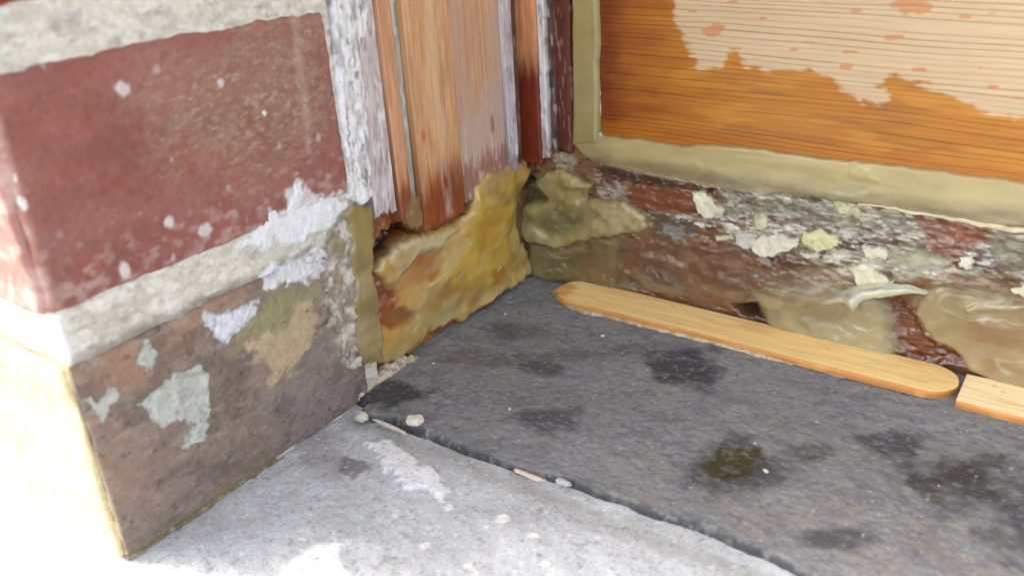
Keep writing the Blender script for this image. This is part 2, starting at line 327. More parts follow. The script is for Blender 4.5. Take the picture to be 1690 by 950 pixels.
# ---------------------------------------------------------------- materials: the colour attribute carries the surface's own colours, nodes add grain, relief and gloss
def M(name, rough=.8, grain=((1800, .12, (1, 1, 1)),), bump=((900, .15, (1, 1, 1)),), coat=0, spec=.4, sss=0, alpha=False, rattr=False, sssr=(1, .7, .35), coatn=False):
    m = bpy.data.materials.new(name); m.use_nodes = True; n = m.node_tree.nodes; l = m.node_tree.links
    b = n['Principled BSDF']; at = n.new('ShaderNodeAttribute'); at.attribute_name = 'Col'; tc = n.new('ShaderNodeTexCoord')
    col = at.outputs['Color']
    def noise(sc, st, det=3):
        mp = n.new('ShaderNodeMapping'); mp.inputs['Scale'].default_value = st; l.new(tc.outputs['Object'], mp.inputs[0])
        t = n.new('ShaderNodeTexNoise'); t.inputs['Scale'].default_value = sc; t.inputs['Detail'].default_value = det; l.new(mp.outputs[0], t.inputs['Vector'])
        return t.outputs['Fac']
    for sc, am, st in grain:
        r = n.new('ShaderNodeMapRange'); r.inputs['From Min'].default_value = .3; r.inputs['From Max'].default_value = .7
        r.inputs['To Min'].default_value = 1 - am; r.inputs['To Max'].default_value = 1 + am; l.new(noise(sc, st), r.inputs['Value'])
        v = n.new('ShaderNodeVectorMath'); v.operation = 'SCALE'; l.new(col, v.inputs[0]); l.new(r.outputs[0], v.inputs['Scale']); col = v.outputs[0]
    l.new(col, b.inputs['Base Color']); prev = None
    for sc, di, st in bump:
        k = n.new('ShaderNodeBump'); k.inputs['Strength'].default_value = 1; k.inputs['Distance'].default_value = di / 1000
        l.new(noise(sc, st, 4), k.inputs['Height'])
        if prev: l.new(prev, k.inputs['Normal'])
        prev = k.outputs[0]
    if prev: l.new(prev, b.inputs['Coat Normal' if coatn else 'Normal'])
    b.inputs['Roughness'].default_value = rough; b.inputs['Specular IOR Level'].default_value = spec; b.inputs['Coat Weight'].default_value = coat; b.inputs['Coat Roughness'].default_value = .1; b.inputs['Coat IOR'].default_value = 1.65
    if rattr:
        ra = n.new('ShaderNodeAttribute'); ra.attribute_name = 'Rgh'; l.new(ra.outputs['Fac'], b.inputs['Roughness'])
    if sss:
        b.inputs['Subsurface Weight'].default_value = sss; b.inputs['Subsurface Radius'].default_value = sssr; b.inputs['Subsurface Scale'].default_value = .002
    if alpha: l.new(at.outputs['Alpha'], b.inputs['Alpha'])
    return m
m_brick = M('weathered_brick', .9, ((1500, .10, (1, 1, 1)), (500, .10, (1, 1, 1))), ((1600, .10, (1, 1, 1)), (400, .2, (1, 1, 1))), spec=.25)
m_mortar = M('lime_mortar', .95, ((1300, .10, (1, 1, 1)),), ((1100, .2, (1, 1, 1)),), spec=.2)
m_lichen = M('lichen', .95, ((1400, .12, (1, 1, 1)),), ((1500, .25, (1, 1, 1)),), spec=.15, alpha=True)
m_wood_v = M('stripped_pine_upright', .55, ((700, .07, (1, 1.2, .03)), (1800, .08, (1, 1, .04))), ((900, .12, (1, 1, .05)),), spec=.35, rattr=True)
m_wood_h = M('stripped_pine_rail', .5, ((700, .05, (.04, 1, 1)), (2500, .05, (.06, 1, 1))), ((900, .06, (.04, 1, 1)),), spec=.4, rattr=True)
m_rot = M('rotted_painted_timber', .55, ((900, .22, (.4, 1, 1)), (2200, .15, (.6, 1, 1))), ((260, .5, (.5, 1, 1)), (900, .2, (.5, 1, 1))), spec=.3, rattr=True, coat=.9, coatn=True)
m_flake = M('old_cream_paint', .5, ((1500, .06, (1, 1, 1)), (500, .08, (1, 1, 1))), ((1200, .12, (1, 1, 1)),), spec=.4, alpha=True)
m_gel = M('clear_gel_filler', .28, ((250, .06, (1, 1, 1)), (1500, .04, (.5, 1, 1))), ((75, 1.0, (1, 1, 1)), (330, .16, (.5, 1, 1))), spec=.3, alpha=True, coat=1, coatn=True, sss=.6)
m_bead = M('sealant_bead', .5, ((300, .06, (.3, 1, 1)),), ((220, .25, (.25, 1, 1)), (1300, .05, (1, 1, 1))), spec=.35, coat=.7, coatn=True, sss=.4, alpha=True)
m_stone = M('dark_worn_stone', .72, ((1500, .14, (.7, 1, 1)), (500, .06, (1, 1, 1))), ((1400, .12, (.8, 1, 1)), (350, .12, (1, 1, 1))), spec=.35, rattr=True)
m_conc = M('pale_concrete', .95, ((1200, .10, (1, 1, 1)), (400, .06, (1, 1, 1))), ((1200, .25, (1, 1, 1)), (350, .3, (1, 1, 1))), spec=.2)
m_stick = M('birch_stick', .42, ((900, .10, (.03, 1, 1)), (2500, .08, (.05, 1, 1))), ((700, .05, (.05, 1, 1)),), spec=.45)
m_ground = M('ground', .95, ((20, .2, (1, 1, 1)),), (), spec=.2)

# ---------------------------------------------------------------- ground and pale ledge
gx = 60000.0
g = mk('ground', [(-gx, -gx, -900), (gx, -gx, -900), (gx, gx, -900), (-gx, gx, -900)], [(0, 1, 2, 3)], np.tile(c(150, 148, 140), (4, 1)), None, m_ground, smooth=False)
props(g, kind='structure')

def ledge_col(P):
    C = np.tile(c(188, 190, 193), (len(P), 1)); U, V = P[:, 0], P[:, 1]
    n1 = fbm(P, 14, 3, 5); C *= (1 + .10 * n1)[:, None]
    paint(C, .4 * ss(fbm(P, 9, 3, 8), .15, .7), c(180, 178, 178))
    paint(C, .8 * ss(wsd('lp1', U, V, 4, 8, 3), -4, 5), c(158, 152, 156))
    paint(C, .6 * ss(-np.abs(V - 78) , -6, 0) * ss(U, -5, 10), c(150, 148, 142))
    paint(C, .9 * ss(wsd('lw1', U, V, 2.2, 4, 4) + fbm(P, 1.5, 2, 3), -.5, 1.2), c(228, 229, 230))
    paint(C, ss(wsd('lw2', U, V, 3, 6, 6), -1, 2), c(240, 241, 242))
    paint(C, .7 * ss(wsd('lw3', U, V, 4, 8, 7), -4, 3), c(206, 206, 205))  # sunlit stretch of the ledge painted whiter
    paint(C, .8 * ss(wsd('ld1', U, V, 1.5, 4, 9), -.6, 1), c(120, 112, 114))
    for i in range(8):
        q = T['lsp%02d' % i]; rr = abs(q[1][0] - q[0][0]) + .3
        paint(C, ss(rr - np.hypot(U - q[0][0], V - q[0][1]) + .5 * fbm(P, 1.2, 2, i), -.2, .5), c(226, 226, 224))
    sp = fbm(P, .9, 2, 21); paint(C, .6 * ss(sp, .5, .8), c(112, 112, 118)); paint(C, .6 * ss(-sp, .6, .9), c(232, 232, 232))
    return C
def ledge():
    lo, hi = (-330, -150, -70), (340, 92, -3); xs = ax(-330, 340, .6, (-75, 190)); ys = ax(-150, 92, .6, (-30, 92)); zs = ax(-70, -3, 6)
    P, N, F = block(lo, hi, xs, ys, zs, 2, 'xXyYzZ', 'Z')
    d = .7 * fbm(P, 16, 3, 1) + .18 * fbm(P, 3, 3, 2) + .07 * fbm(P, 1.0, 2, 6)
    d += .8 * ss(wsd('lw1', P[:, 0], P[:, 1], 2.2, 4, 4), -.5, 1)
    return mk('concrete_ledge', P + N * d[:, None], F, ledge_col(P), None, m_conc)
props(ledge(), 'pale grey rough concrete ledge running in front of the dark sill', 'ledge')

# ---------------------------------------------------------------- brick wall: the reveal is the plane x = 0, the outer face y = 0
wall = thing('brick_wall', (-60, 50, -2), 'brick wall corner of red and brown bricks with pale mortar joints', 'brick wall')
def mortar_col(P):
    U, V = P[:, 1], P[:, 2]
    C = np.tile(c(194, 189, 177), (len(P), 1)); C *= (1 + .12 * fbm(P, 7, 3, 2))[:, None]
    paint(C, .85 * ss(fbm(P, (4, 5, 2.5), 3, 7), -.1, .5), c(212, 208, 198)); paint(C, .5 * ss(fbm(P, (3, 3, 1.5), 3, 17), .2, .7), c(226, 226, 224))
    paint(C, .45 * ss(fbm(P, (2, 2.6, 1.4), 3, 9), .3, .8), c(140, 134, 122)); paint(C, .6 * ss(58.6 - V + 1.2 * fbm(P, 4, 2, 19), -1, 1.5) * ss(V, 40, 56), c(112, 100, 88))
    paint(C, ss(wsd('lime2', U, V, 2.5, 5, 4) + .6 * fbm(P, 1.3, 2, 5), -1, .8), c(222, 223, 228))
    paint(C, ss(wsd('lime3', U, V, 2, 4, 5), -.8, 1), c(218, 219, 224))
    paint(C, .5 * ss(6 - U, 0, 10), c(225, 224, 220))
    paint(C, .7 * ss(wsd('crumble', U, V, 2, 4, 6), -1, 2) * ss(fbm(P, 2.5, 3, 5), -.3, .4), c(205, 200, 190))
    return C
def mortar():
    lo, hi = (-215, -.4, -40), (-.4, 97, 620)
    P, N, F = block(lo, hi, ax(-215, -.4, 1.0, (-45, -.4)), ax(-.4, 97, .45), ax(-40, 620, .45, (-6, 150)), .8, 'xXyYzZ', 'Xy')
    d = .55 * fbm(P, 6, 3, 3) + .22 * fbm(P, 2, 3, 4) + .08 * fbm(P, .9, 2, 5)
    d += .9 * ss(wsd('lime2', P[:, 1], P[:, 2], 2.5, 5, 4), -1, 1) * N[:, 0].clip(0, 1)
    d -= 1.0 * ss(-np.abs(P[:, 2] - 131), -4.6, -3.6) * N[:, 0].clip(0, 1) * .4
    return mk('mortar', P + N * d[:, None], F, mortar_col(P), None, m_mortar, wall)
mortar()
def brick_shape(lo, hi, seed, fine, st=.4, chip=0.):
    rr = 2.4 if chip < .2 else 3.6
    xs = ax(lo[0], hi[0], st * 1.6, (max(lo[0], -50), hi[0])); ys = ax(lo[1], hi[1], st); zs = ax(lo[2], hi[2], st)
    P, N, F = block(lo, hi, xs, ys, zs, rr, 'xXyYzZ', fine)
    d = .35 * fbm(P, 18, 2, seed) + .22 * fbm(P, 4, 3, seed + 1) + .10 * fbm(P, 1.1, 3, seed + 2)
    ed = (1 - np.max(np.abs(N), axis=1)) * 3.2                # worn arrises
    d -= ed * (1.0 + .9 * fbm(P, 6, 3, seed + 3)).clip(0, 3) * .9
    d -= .5 * ss(fbm(P, 2.6, 2, seed + 5), .62, .85)
    if chip:
        d += .5 * ss(fbm(P, 2.6, 2, seed + 5), .62, .85)
        q = np.clip(5 - P[:, 1], 0, 5) * np.clip(P[:, 0] + 7, 0, 7) / 7
        d -= chip * q * (.35 + .5 * fbm(P, 9, 3, seed + 8)).clip(0, 1)
    X = P + N * d[:, None]
    if chip:
        z0 = np.c_[0 * P[:, 2], P[:, 0] * .15, P[:, 2]]; X[:, 1] += chip * 6 * (fbm(z0, 13, 2, seed + 9) - .25).clip(-1, .12) * ss(16 - P[:, 1], 0, 16)
        X[:, 0] -= chip * 1.5 * np.abs(fbm(P, 9, 2, seed + 10)) * ss(5 - P[:, 1], 0, 6) * (N[:, 0] > .2)
    return X, F
def red_col(P):
    U, V = P[:, 1], P[:, 2]
    C = np.tile(c(138, 88, 80), (len(P), 1)); C *= (1 + .13 * fbm(P, (20, 14, 8), 3, 11))[:, None]
    paint(C, .5 * ss(fbm(P, (10, 9, 6), 3, 12), .05, .7), c(128, 86, 80)); paint(C, .5 * ss(fbm(P, (12, 10, 5), 3, 13), .2, .8), c(142, 78, 62))
    reg = ss(wsd('speck_region', U, V, 7, 18, 3), -12, 9)
    st = fbm(P, (3, 2.6, 1.1), 3, 14); paint(C, .28 * ss(fbm(P, (24, 20, 14), 2, 27), -.5, .6), c(152, 112, 106)); paint(C, .4 * reg, c(152, 120, 108)); paint(C, .6 * reg * ss(st, -.25, .55), c(152, 130, 112))
    paint(C, .7 * reg * ss(fbm(P, (2, 1.7, .8), 2, 15), .35, .8), c(176, 150, 130))
    paint(C, .3 * ss(fbm(P, (6, 5, 3), 3, 16), .1, .8), c(150, 104, 98))
    paint(C, .45 * ss(fbm(P, (2, 1.5, .8), 2, 17), .85, 1.2), c(190, 160, 150))
    paint(C, .26 * ss(wsd('drip', U, V, .8, 4, 2) + .6 * fbm(P, 3, 2, 24), -1.2, 1), c(196, 172, 164))
    for i in range(22):
        q = T['sp%02d' % i]; r0 = math.hypot(q[1][0] - q[0][0], q[1][1] - q[0][1])
        paint(C, (.85 if i in (0, 1, 2, 3, 4) else .4 if i < 12 else .22) * ss(r0 - np.hypot((U - q[0][0]) * (1 + .3 * (i % 3)), V - q[0][1]) + .75 * fbm(P, 2.0, 3, i), -.5, .5), c(205, 196, 196))
    paint(C, .9 * ss(wsd('lime2', U, V, 2.5, 4, 4) + 2.4 * fbm(P, 2.2, 3, 5), -1.2, 1.4), c(212, 210, 215))
    paint(C, .4 * ss(fbm(P, (4, 3, 2), 3, 18) - .05 * np.abs(V - 70), -.4, .6), c(196, 176, 170))
    out = ss(1.5 - U, 0, 3); paint(C, .85 * out, c(172, 126, 116)); paint(C, .6 * out * ss(fbm(P, 5, 3, 20), -.2, .5), c(200, 172, 164))  # outer face painted paler, as bleached by sunlight
    return C
def brown_col(P):
    U, V = P[:, 1], P[:, 2]
    C = np.tile(c(136, 119, 109), (len(P), 1)); C *= (1 + .16 * fbm(P, (14, 12, 7), 3, 31))[:, None]
    paint(C, .5 * ss(fbm(P, (8, 9, 5), 3, 32), .0, .7), c(122, 107, 102))
    paint(C, .75 * ss(wsd('brownish', U, V, 4, 10, 3), -5, 4), c(154, 122, 100))
    paint(C, .75 * ss(wsd('greyend', U, V, 4, 8, 4), -5, 4), c(134, 125, 122))
    paint(C, .35 * ss(10 - U, -5, 10) * ss(fbm(P, 4, 3, 35), -.2, .5), c(150, 112, 80))
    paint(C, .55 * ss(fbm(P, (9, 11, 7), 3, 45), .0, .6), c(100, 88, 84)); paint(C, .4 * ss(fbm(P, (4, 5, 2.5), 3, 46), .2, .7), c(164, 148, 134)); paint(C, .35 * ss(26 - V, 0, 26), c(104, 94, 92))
    paint(C, .65 * ss(wsd('algae', U, V, 3, 6, 5), -3, 2.5), c(150, 148, 104))
    paint(C, .9 * ss(wsd('beige', U, V, 3, 6, 6) + 2.2 * fbm(P, 3, 3, 5), -1.5, 2), c(180, 162, 130))
    paint(C, .8 * ss(wsd('crumble', U, V, 2.5, 4, 6), -1.5, 2) * ss(fbm(P, 2.5, 3, 5), -.5, .3), c(196, 188, 170))
    paint(C, .95 * ss(wsd('lime1', U, V, 2, 4, 7) + .8 * fbm(P, 1.4, 2, 5), -.6, .6), c(206, 207, 214))
    paint(C, .95 * ss(wsd('lime3', U, V, 2.5, 4, 8) + .8 * fbm(P, 1.4, 2, 5), -.8, .6), c(212, 214, 220))
    paint(C, .45 * ss(fbm(P, (2, 1.6, 1), 2, 37), .55, .9), c(160, 142, 130)); paint(C, .45 * ss(fbm(P, 1.6, 2, 38), .6, .9), c(66, 56, 54))
    paint(C, .85 * ss(.4 - V + 2.0 * fbm(P, 4, 3, 39), 0, 2.5) * ss(60 - U, 0, 30), c(132, 122, 88))
    out = ss(-1.2 - U, 0, .9); paint(C, out, c(200, 184, 142));  # buff outer face, with sunlit brightness painted in
    return C
def mk_brick(lo, hi, colf, seed, fine, label=None, st=.4, chip=0.):
    P, F = brick_shape(lo, hi, seed, fine, st, chip=chip); b = mk('brick', P, F, colf(P), None, m_brick, wall)
    if label: b['label'] = label
    return b
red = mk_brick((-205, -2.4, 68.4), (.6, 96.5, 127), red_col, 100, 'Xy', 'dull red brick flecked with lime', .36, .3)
brn = mk_brick((-102, -2.6, -3.4), (.6, 92, 57.6), brown_col, 140, 'Xy', 'brown brick with grey lichen and a buff outer face painted sunlit cream', .36, .12)
def plain_red(P):
    C = np.tile(c(140, 66, 48), (len(P), 1)); C *= (1 + .2 * fbm(P, 9, 3, 51))[:, None]; return C
mk_brick((-102, 0, 136.8), (.6, 97, 194), plain_red, 180, 'Xy', None, .8)
for k in range(6):                                       # courses above the picture
    z0 = 204 + 68.4 * k; mk_brick((-205 if k % 2 == 0 else -102, 0, z0), (.6, 97, z0 + 58), plain_red, 200 + k, '', None)
for nm in ('lich1', 'lich2', 'lich3'):
    def lc(u, v, d):
        C = flat(c(178, 180, 172), .14, 2.2, 5)(u, v, d); paint(C, .5 * ss(fbm(np.c_[u, v, 0 * u], 2.4, 3, 8), .2, .7), c(132, 130, 118)); paint(C, .4 * ss(1.2 - d, 0, 1.2), c(176, 178, 164)); return C
    patch('lichen_patch', 'wall', [[max(a, -.6), b] for a, b in T[nm]], .5, .4, m_lichen, lc, brn, .35, 1.6, 3, .8, 11, .3, 1.6, .6, fade=1.0)
def dc(u, v, d):
    C = flat(c(128, 118, 92), .3, 2.0, 5)(u, v, d); paint(C, .6 * ss(fbm(np.c_[u, v, 0 * u], 3, 3, 6), .1, .6), c(164, 156, 130)); return C
patch('dirt_line', 'wall', [[-2.4, -5], [-2.4, -.8], [4, -1.6], [12, -.6], [20, -1.8], [30, -.8], [40, -2.2], [52, -2.6], [52, -5]], .0, .6, m_lichen, dc, brn, .4, 1.4, 3, 1.2, 17, .6, 2, 1.0, fade=.9)
patch('lime_smear', 'wall', 'lime1', .5, .35, m_lichen, flat(c(206, 207, 214)), brn, .35, 1.6, 3, 1.0, 12, .25, 2, .6, fade=1.4)
patch('lime_smear', 'wall', 'lime3', .5, .6, m_lichen, flat(c(210, 211, 214)), wall, .4, 1.8, 3, 1.2, 13, .4, 2, .6, fade=1.4)
def ec(u, v, d):
    C = flat(c(150, 142, 130), .25, 2.0, 5)(u, v, d); Q = np.c_[u, v, 0 * u]
    paint(C, ss(fbm(Q, 3, 3, 6), -.2, .4), c(196, 190, 180)); paint(C, .7 * ss(fbm(Q, 5, 3, 8), .1, .6), c(140, 122, 84)); return C
patch('crumbling_render', 'wall', 'crumble', .2, .9, m_lichen, ec, wall, .4, 2.2, 4, 1.5, 14, .8, 2.6, .9, fade=1.6)
# ---------------------------------------------------------------- lime caulk strip between brick and frame
def cc(u, v, d):
    Q = np.c_[u, v, 0 * u]; C = flat(c(218, 218, 220), .06, 4, 5)(u, v, d)
    paint(C, .7 * ss(fbm(Q, (2, 7, 1), 3, 6), .15, .6), c(158, 156, 156)); paint(C, .75 * ss(fbm(Q, (1.0, 2.2, 1), 3, 7), .45, .75), c(110, 104, 100)); paint(C, .8 * ss(fbm(Q, (3, 8, 1), 3, 12), .1, .5), c(226, 228, 234)); return C
ck = [[98.6, 330], [114.8, 330]] + T['caulk'][1:]; ck[-1] = [96.6, 101.7]; ck = ck[:2] + [[114.9, 130.3]] + ck[3:] + [[98.2, 132.2]]
props(patch('caulk_strip', 'wall', ck, -1.8, 2.6, m_flake, cc, None, .42, .9, 4, 2.0, 15, .35, 3.0, 1.5, lambda u, v, d: .6 * fbm(np.c_[u, v, 0 * u], (2.2, 16, 1), 3, 16)), 'flaking white caulk strip running up between the red brick and timber jamb', 'caulk')

# ---------------------------------------------------------------- window frame: jamb boards, beads, rail and rotted cill
frame = thing('window_frame', (90, 200, 0), 'stripped pine window frame with jamb, rail and rotted cill', 'window frame')
def upright(name, lo, hi, colf, axis, seed, r=.6, st=.35, rag=.8):
    xs = ax(lo[0], hi[0], st); ys = ax(lo[1], hi[1], st); zs = ax(lo[2], hi[2], .6, (lo[2], 128))
    P, N, F = block(lo, hi, xs, ys, zs, r, 'xXyYzZ', 'X' if axis == 'x' else 'Xy')
    t = P[:, 1] if axis == 'x' else P[:, 0]; Q = np.c_[t, 0 * t, P[:, 2]]
    X = P + N * (.10 * fbm(Q, (1.0, 1, 30), 3, seed) + .12 * fbm(P, 3, 3, seed + 1))[:, None]
    low = ss(lo[2] + 9 - P[:, 2], 0, 9); X[:, 2] += low * rag * fbm(np.c_[t, 0 * t, 0 * t], 1.3, 3, seed + 2)
    X -= N * (low * np.abs(fbm(P, 2.5, 3, seed + 3)) * .9)[:, None]
    C, R = colf(t, P[:, 2], P); return mk(name, X, F, C, None, m_wood_v, frame, R)
def wood(top, wet, zw, var=.13, wamp=7, pale=None, pz=None):
    def f(t, z, P):
        Q = np.c_[t, 0 * t, z]; C = np.tile(np.asarray(top), (len(t), 1)); C *= (1 + var * fbm(Q, (.9, 1, 60), 3, 61))[:, None]
        C *= (1 + .06 * fbm(Q, (4, 1, 25), 2, 66))[:, None]
        if pale is not None: paint(C, pale[1] * ss(fbm(Q, (2.5, 1, 14), 3, 63), pale[2], pale[2] + .5), pale[0])
        m = ss(zw - z + wamp * fbm(Q, (1.3, 1, 14), 3, 62), -7, 7); paint(C, m, wet); C *= (1 + .18 * fbm(Q, (1.2, 1, 8), 3, 64))[:, None]
        paint(C, .7 * ss(44 - z + 3 * fbm(Q, 3, 2, 65), -1, 3), c(70, 38, 28))
        return C, .62 - .22 * m
    return f
def main_col(t, z, P):
    C, R = wood(c(194, 150, 110), c(138, 72, 38), 62, .08, 6)(t, z, P); Q = np.c_[t, 0 * t, z]
    paint(C, .6 * ss(3.6 - np.abs(t - 139 - .05 * (z - 90)), -2, 3) * ss(z, 70, 90), c(208, 178, 142))
    paint(C, .75 * ss(1.9 - np.abs(t - 141.5), -1, 1.2) * ss(z, 44, 50) * ss(92 - z, 0, 12) * ss(fbm(Q, (1.5, 1, 6), 3, 71), -.5, .2), c(196, 172, 160))
    paint(C, .6 * ss(5 - np.abs(t - 145), -2, 2) * ss(72 - z, 0, 12) * ss(z, 46, 56), c(118, 62, 48))
    paint(C, .7 * ss(1.2 - np.hypot(t - 131.5, (z - 79) / 2.4), -.2, .6), c(170, 90, 40)); return C, R
def pink_col(t, z, P):
    Q = np.c_[t, 0 * t, z]; C = np.tile(c(196, 154, 122), (len(t), 1)); C *= (1 + .10 * fbm(Q, (1.0, 1, 60), 3, 81))[:, None]
    paint(C, .6 * ss(np.abs(t - 168) - 7 + 2 * fbm(Q, (3, 1, 20), 2, 82), -4, 5), c(186, 160, 146))
    paint(C, .8 * ss(86 - z + .5 * (t - 165) + 6 * fbm(Q, (4, 1, 9), 3, 83), -6, 8), c(190, 168, 158))
    paint(C, .8 * ss(63 - z + 5 * fbm(Q, (1.6, 1, 9), 3, 84), -3, 5), c(146, 96, 82)); paint(C, .6 * ss(fbm(Q, (1.2, 1, 5), 3, 85), .3, .7) * ss(72 - z, 0, 10), c(206, 190, 186))
    paint(C, .7 * ss(1.3 - np.hypot(t - 172, (z - 73) / 3), -.3, .6), c(140, 96, 90)); return C, np.full(len(t), .5)
def rough_col(base, dark, k=.5, hi=None):
    def f(t, z, P):
        Q = np.c_[t, 0 * t, z]; C = np.tile(np.asarray(base), (len(t), 1)); C *= (1 + .18 * fbm(Q, (1.5, 1, 9), 3, 91))[:, None]
        paint(C, k * ss(fbm(Q, (1.0, 1, 4), 3, 92), .1, .6), dark)
        if hi is not None: paint(C, .8 * ss(fbm(Q, (1.1, 1, 5), 3, 93), .35, .7), hi)
        paint(C, .6 * ss(60 - z + 4 * fbm(Q, 3, 2, 94), -2, 6), dark); return C, np.full(len(t), .6)
    return f
upright('jamb_edge', (-24, 105.6, 57), (-1.0, 116.3, 620), rough_col(c(196, 186, 188), c(130, 110, 108), .5, c(216, 216, 220)), 'x', 301)
upright('staff_bead', (-24, 116.5, 52), (.2, 123.2, 620), wood(c(192, 144, 110), c(132, 72, 48), 66, .08, 6), 'x', 302, 1.2)
upright('groove_filler', (-24, 123.3, 55), (-1.6, 127.2, 620), rough_col(c(170, 168, 158), c(120, 116, 108), .4, c(196, 198, 200)), 'x', 303)
upright('jamb_board', (-24, 127.4, 44), (.5, 151.2, 620), main_col, 'x', 304, .9)
upright('jamb_lining', (-24, 151.4, 47), (-.8, 180.2, 620), pink_col, 'x', 305, .5)
upright('paint_ridge', (-24, 180.3, 51), (.4, 187, 620), rough_col(c(190, 182, 184), c(128, 108, 104), .5, c(214, 212, 214)), 'x', 306, 1.2)
upright('rebate_strip', (-24, 187, 46), (-3.4, 195.6, 620), rough_col(c(112, 78, 66), c(66, 40, 34), .6, c(160, 140, 132)), 'x', 307)
upright('stop_bead', (-10, 194.2, 50), (5.9, 214, 620), wood(c(196, 134, 92), c(112, 44, 26), 91, .12, 1.2), 'y', 308, 1.4)
upright('paint_line', (5.9, 194.8, 54), (9.0, 214, 620), rough_col(c(206, 200, 198), c(130, 84, 70), .5, c(226, 226, 228)), 'y', 309, .6)
upright('glazing_groove', (9.0, 197.2, 56), (12.8, 214, 620), rough_col(c(96, 74, 66), c(48, 32, 28), .6, c(176, 170, 168)), 'y', 310, .5)
upright('parting_bead', (12.8, 195.4, 57), (19.6, 214, 620), rough_col(c(92, 44, 32), c(54, 26, 22), .5, c(140, 110, 104)), 'y', 311, 1.2)
# decayed core of the jamb below the boards
def jamb_core():
    P, N, F = block((-30, 93, -2), (-5.2, 214, 58), ax(-30, -5, 2), ax(93, 214, .5), ax(-2, 58, .5), 1, 'xXyYzZ', 'X')
    U, V = P[:, 1], P[:, 2]; d = 1.0 * fbm(P, 7, 3, 401) + .4 * fbm(P, 2, 3, 402)
    hole = ss(wsd('core_hole', U, V, 1.5, 4, 3), -1, 1.2); d -= 9 * hole
    C = np.tile(c(148, 88, 46), (len(P), 1)); C *= (1 + .25 * fbm(P, (3, 3, 9), 3, 403))[:, None]
    paint(C, .7 * ss(fbm(P, 6, 3, 404), .1, .6), c(112, 66, 40)); paint(C, hole, c(40, 28, 22)); paint(C, .8 * ss(U, 178, 192), c(84, 68, 44))  # shade inside the hole painted near black
    return mk('jamb_core', P + N * d[:, None], F, C, None, m_rot, frame, np.full(len(P), .55))
jamb_core()
# rail above the sealant: flat pine with a varnish-stained border, carried up unseen to block the sky
def rail():
    P, N, F = block((31, 198.2, 60), (340, 230, 620), ax(31, 340, .45, (31, 215)), ax(198, 230, 6), ax(60, 620, .22, (60, 128)), .5, 'xXyYzZ', 'y')
    U, V = P[:, 0], P[:, 2]; Q = np.c_[U, 0 * U, V]
    line = V + .9 * fbm(Q, (60, 1, 14), 2, 501) + .02 * (U - 60)
    k = line / 1.75 + .35 * fbm(np.c_[0 * U, 0 * U, line], 5, 2, 502); fr = k - np.floor(k)
    late = ss(fr, .6, .84) * (1 - ss(fr, .88, .97)); late = late * (.65 + .45 * fbm(np.c_[U * .02, 0 * U, np.floor(k) * 3.7], 1, 1, 503)).clip(.1, 1)
    fine = fbm(Q, (40, 1, .55), 3, 504)
    C = np.tile(c(204, 178, 142), (len(P), 1)); C *= (1 + .05 * fine)[:, None]; paint(C, .25 * ss(fbm(Q, (30, 1, 8), 2, 505), 0, .8), c(196, 164, 126))
    paint(C, .65 * late, c(140, 100, 68))
    m = ss(wsd('railwet', U, V, .9, (5), 5) + 1.0 * fbm(Q, (11, 1, .7), 3, 506) + .8 * fbm(Q, (3, 1, 1.5), 2, 516), -.8, .9)
    W_ = np.tile(c(182, 116, 36), (len(P), 1)); W_ *= (1 + .10 * fine)[:, None]
    paint(W_, .7 * ss(fbm(Q, (22, 1, 3.5), 3, 507), -.1, .6), c(162, 100, 38)); paint(W_, .55 * ss(fbm(Q, (16, 1, 4), 3, 508), .1, .7), c(202, 140, 52))
    paint(W_, .75 * ss(62 - U + 10 * fbm(Q, (18, 1, 5), 3, 509), -14, 30), c(142, 76, 30)); paint(W_, .8 * ss(40 - U + 3 * fbm(Q, (6, 1, 3), 3, 510), -4, 8), c(108, 44, 20))
    paint(W_, .5 * ss(73.5 - V + 2 * fbm(Q, (25, 1, 3), 3, 511), 0, 4), c(184, 108, 28)); paint(W_, .45 * ss(5 - np.abs(V - 79) + 2 * fbm(Q, (25, 1, 3), 3, 514), 0, 5) * ss(75 - U, 0, 25), c(140, 62, 22))
    W_ *= (1 - .42 * late)[:, None]; C = C * (1 - m[:, None]) + W_ * m[:, None]
    sp = np.zeros(len(P))
    for i in range(18): sp = np.maximum(sp, ss(els('rs%02d' % i, U, V, .4, 2.0, i), 0, .25))
    paint(C, .75 * sp * (1 - m), c(196, 128, 76))
    d = -.10 * late + .12 * fbm(Q, (50, 1, 9), 2, 512)
    return mk('bottom_rail', P + N * d[:, None], F, C, None, m_wood_h, frame, .5 - .22 * m + .05 * fine)
props(rail(), 'pale pine rail with an orange varnish-stained lower edge')
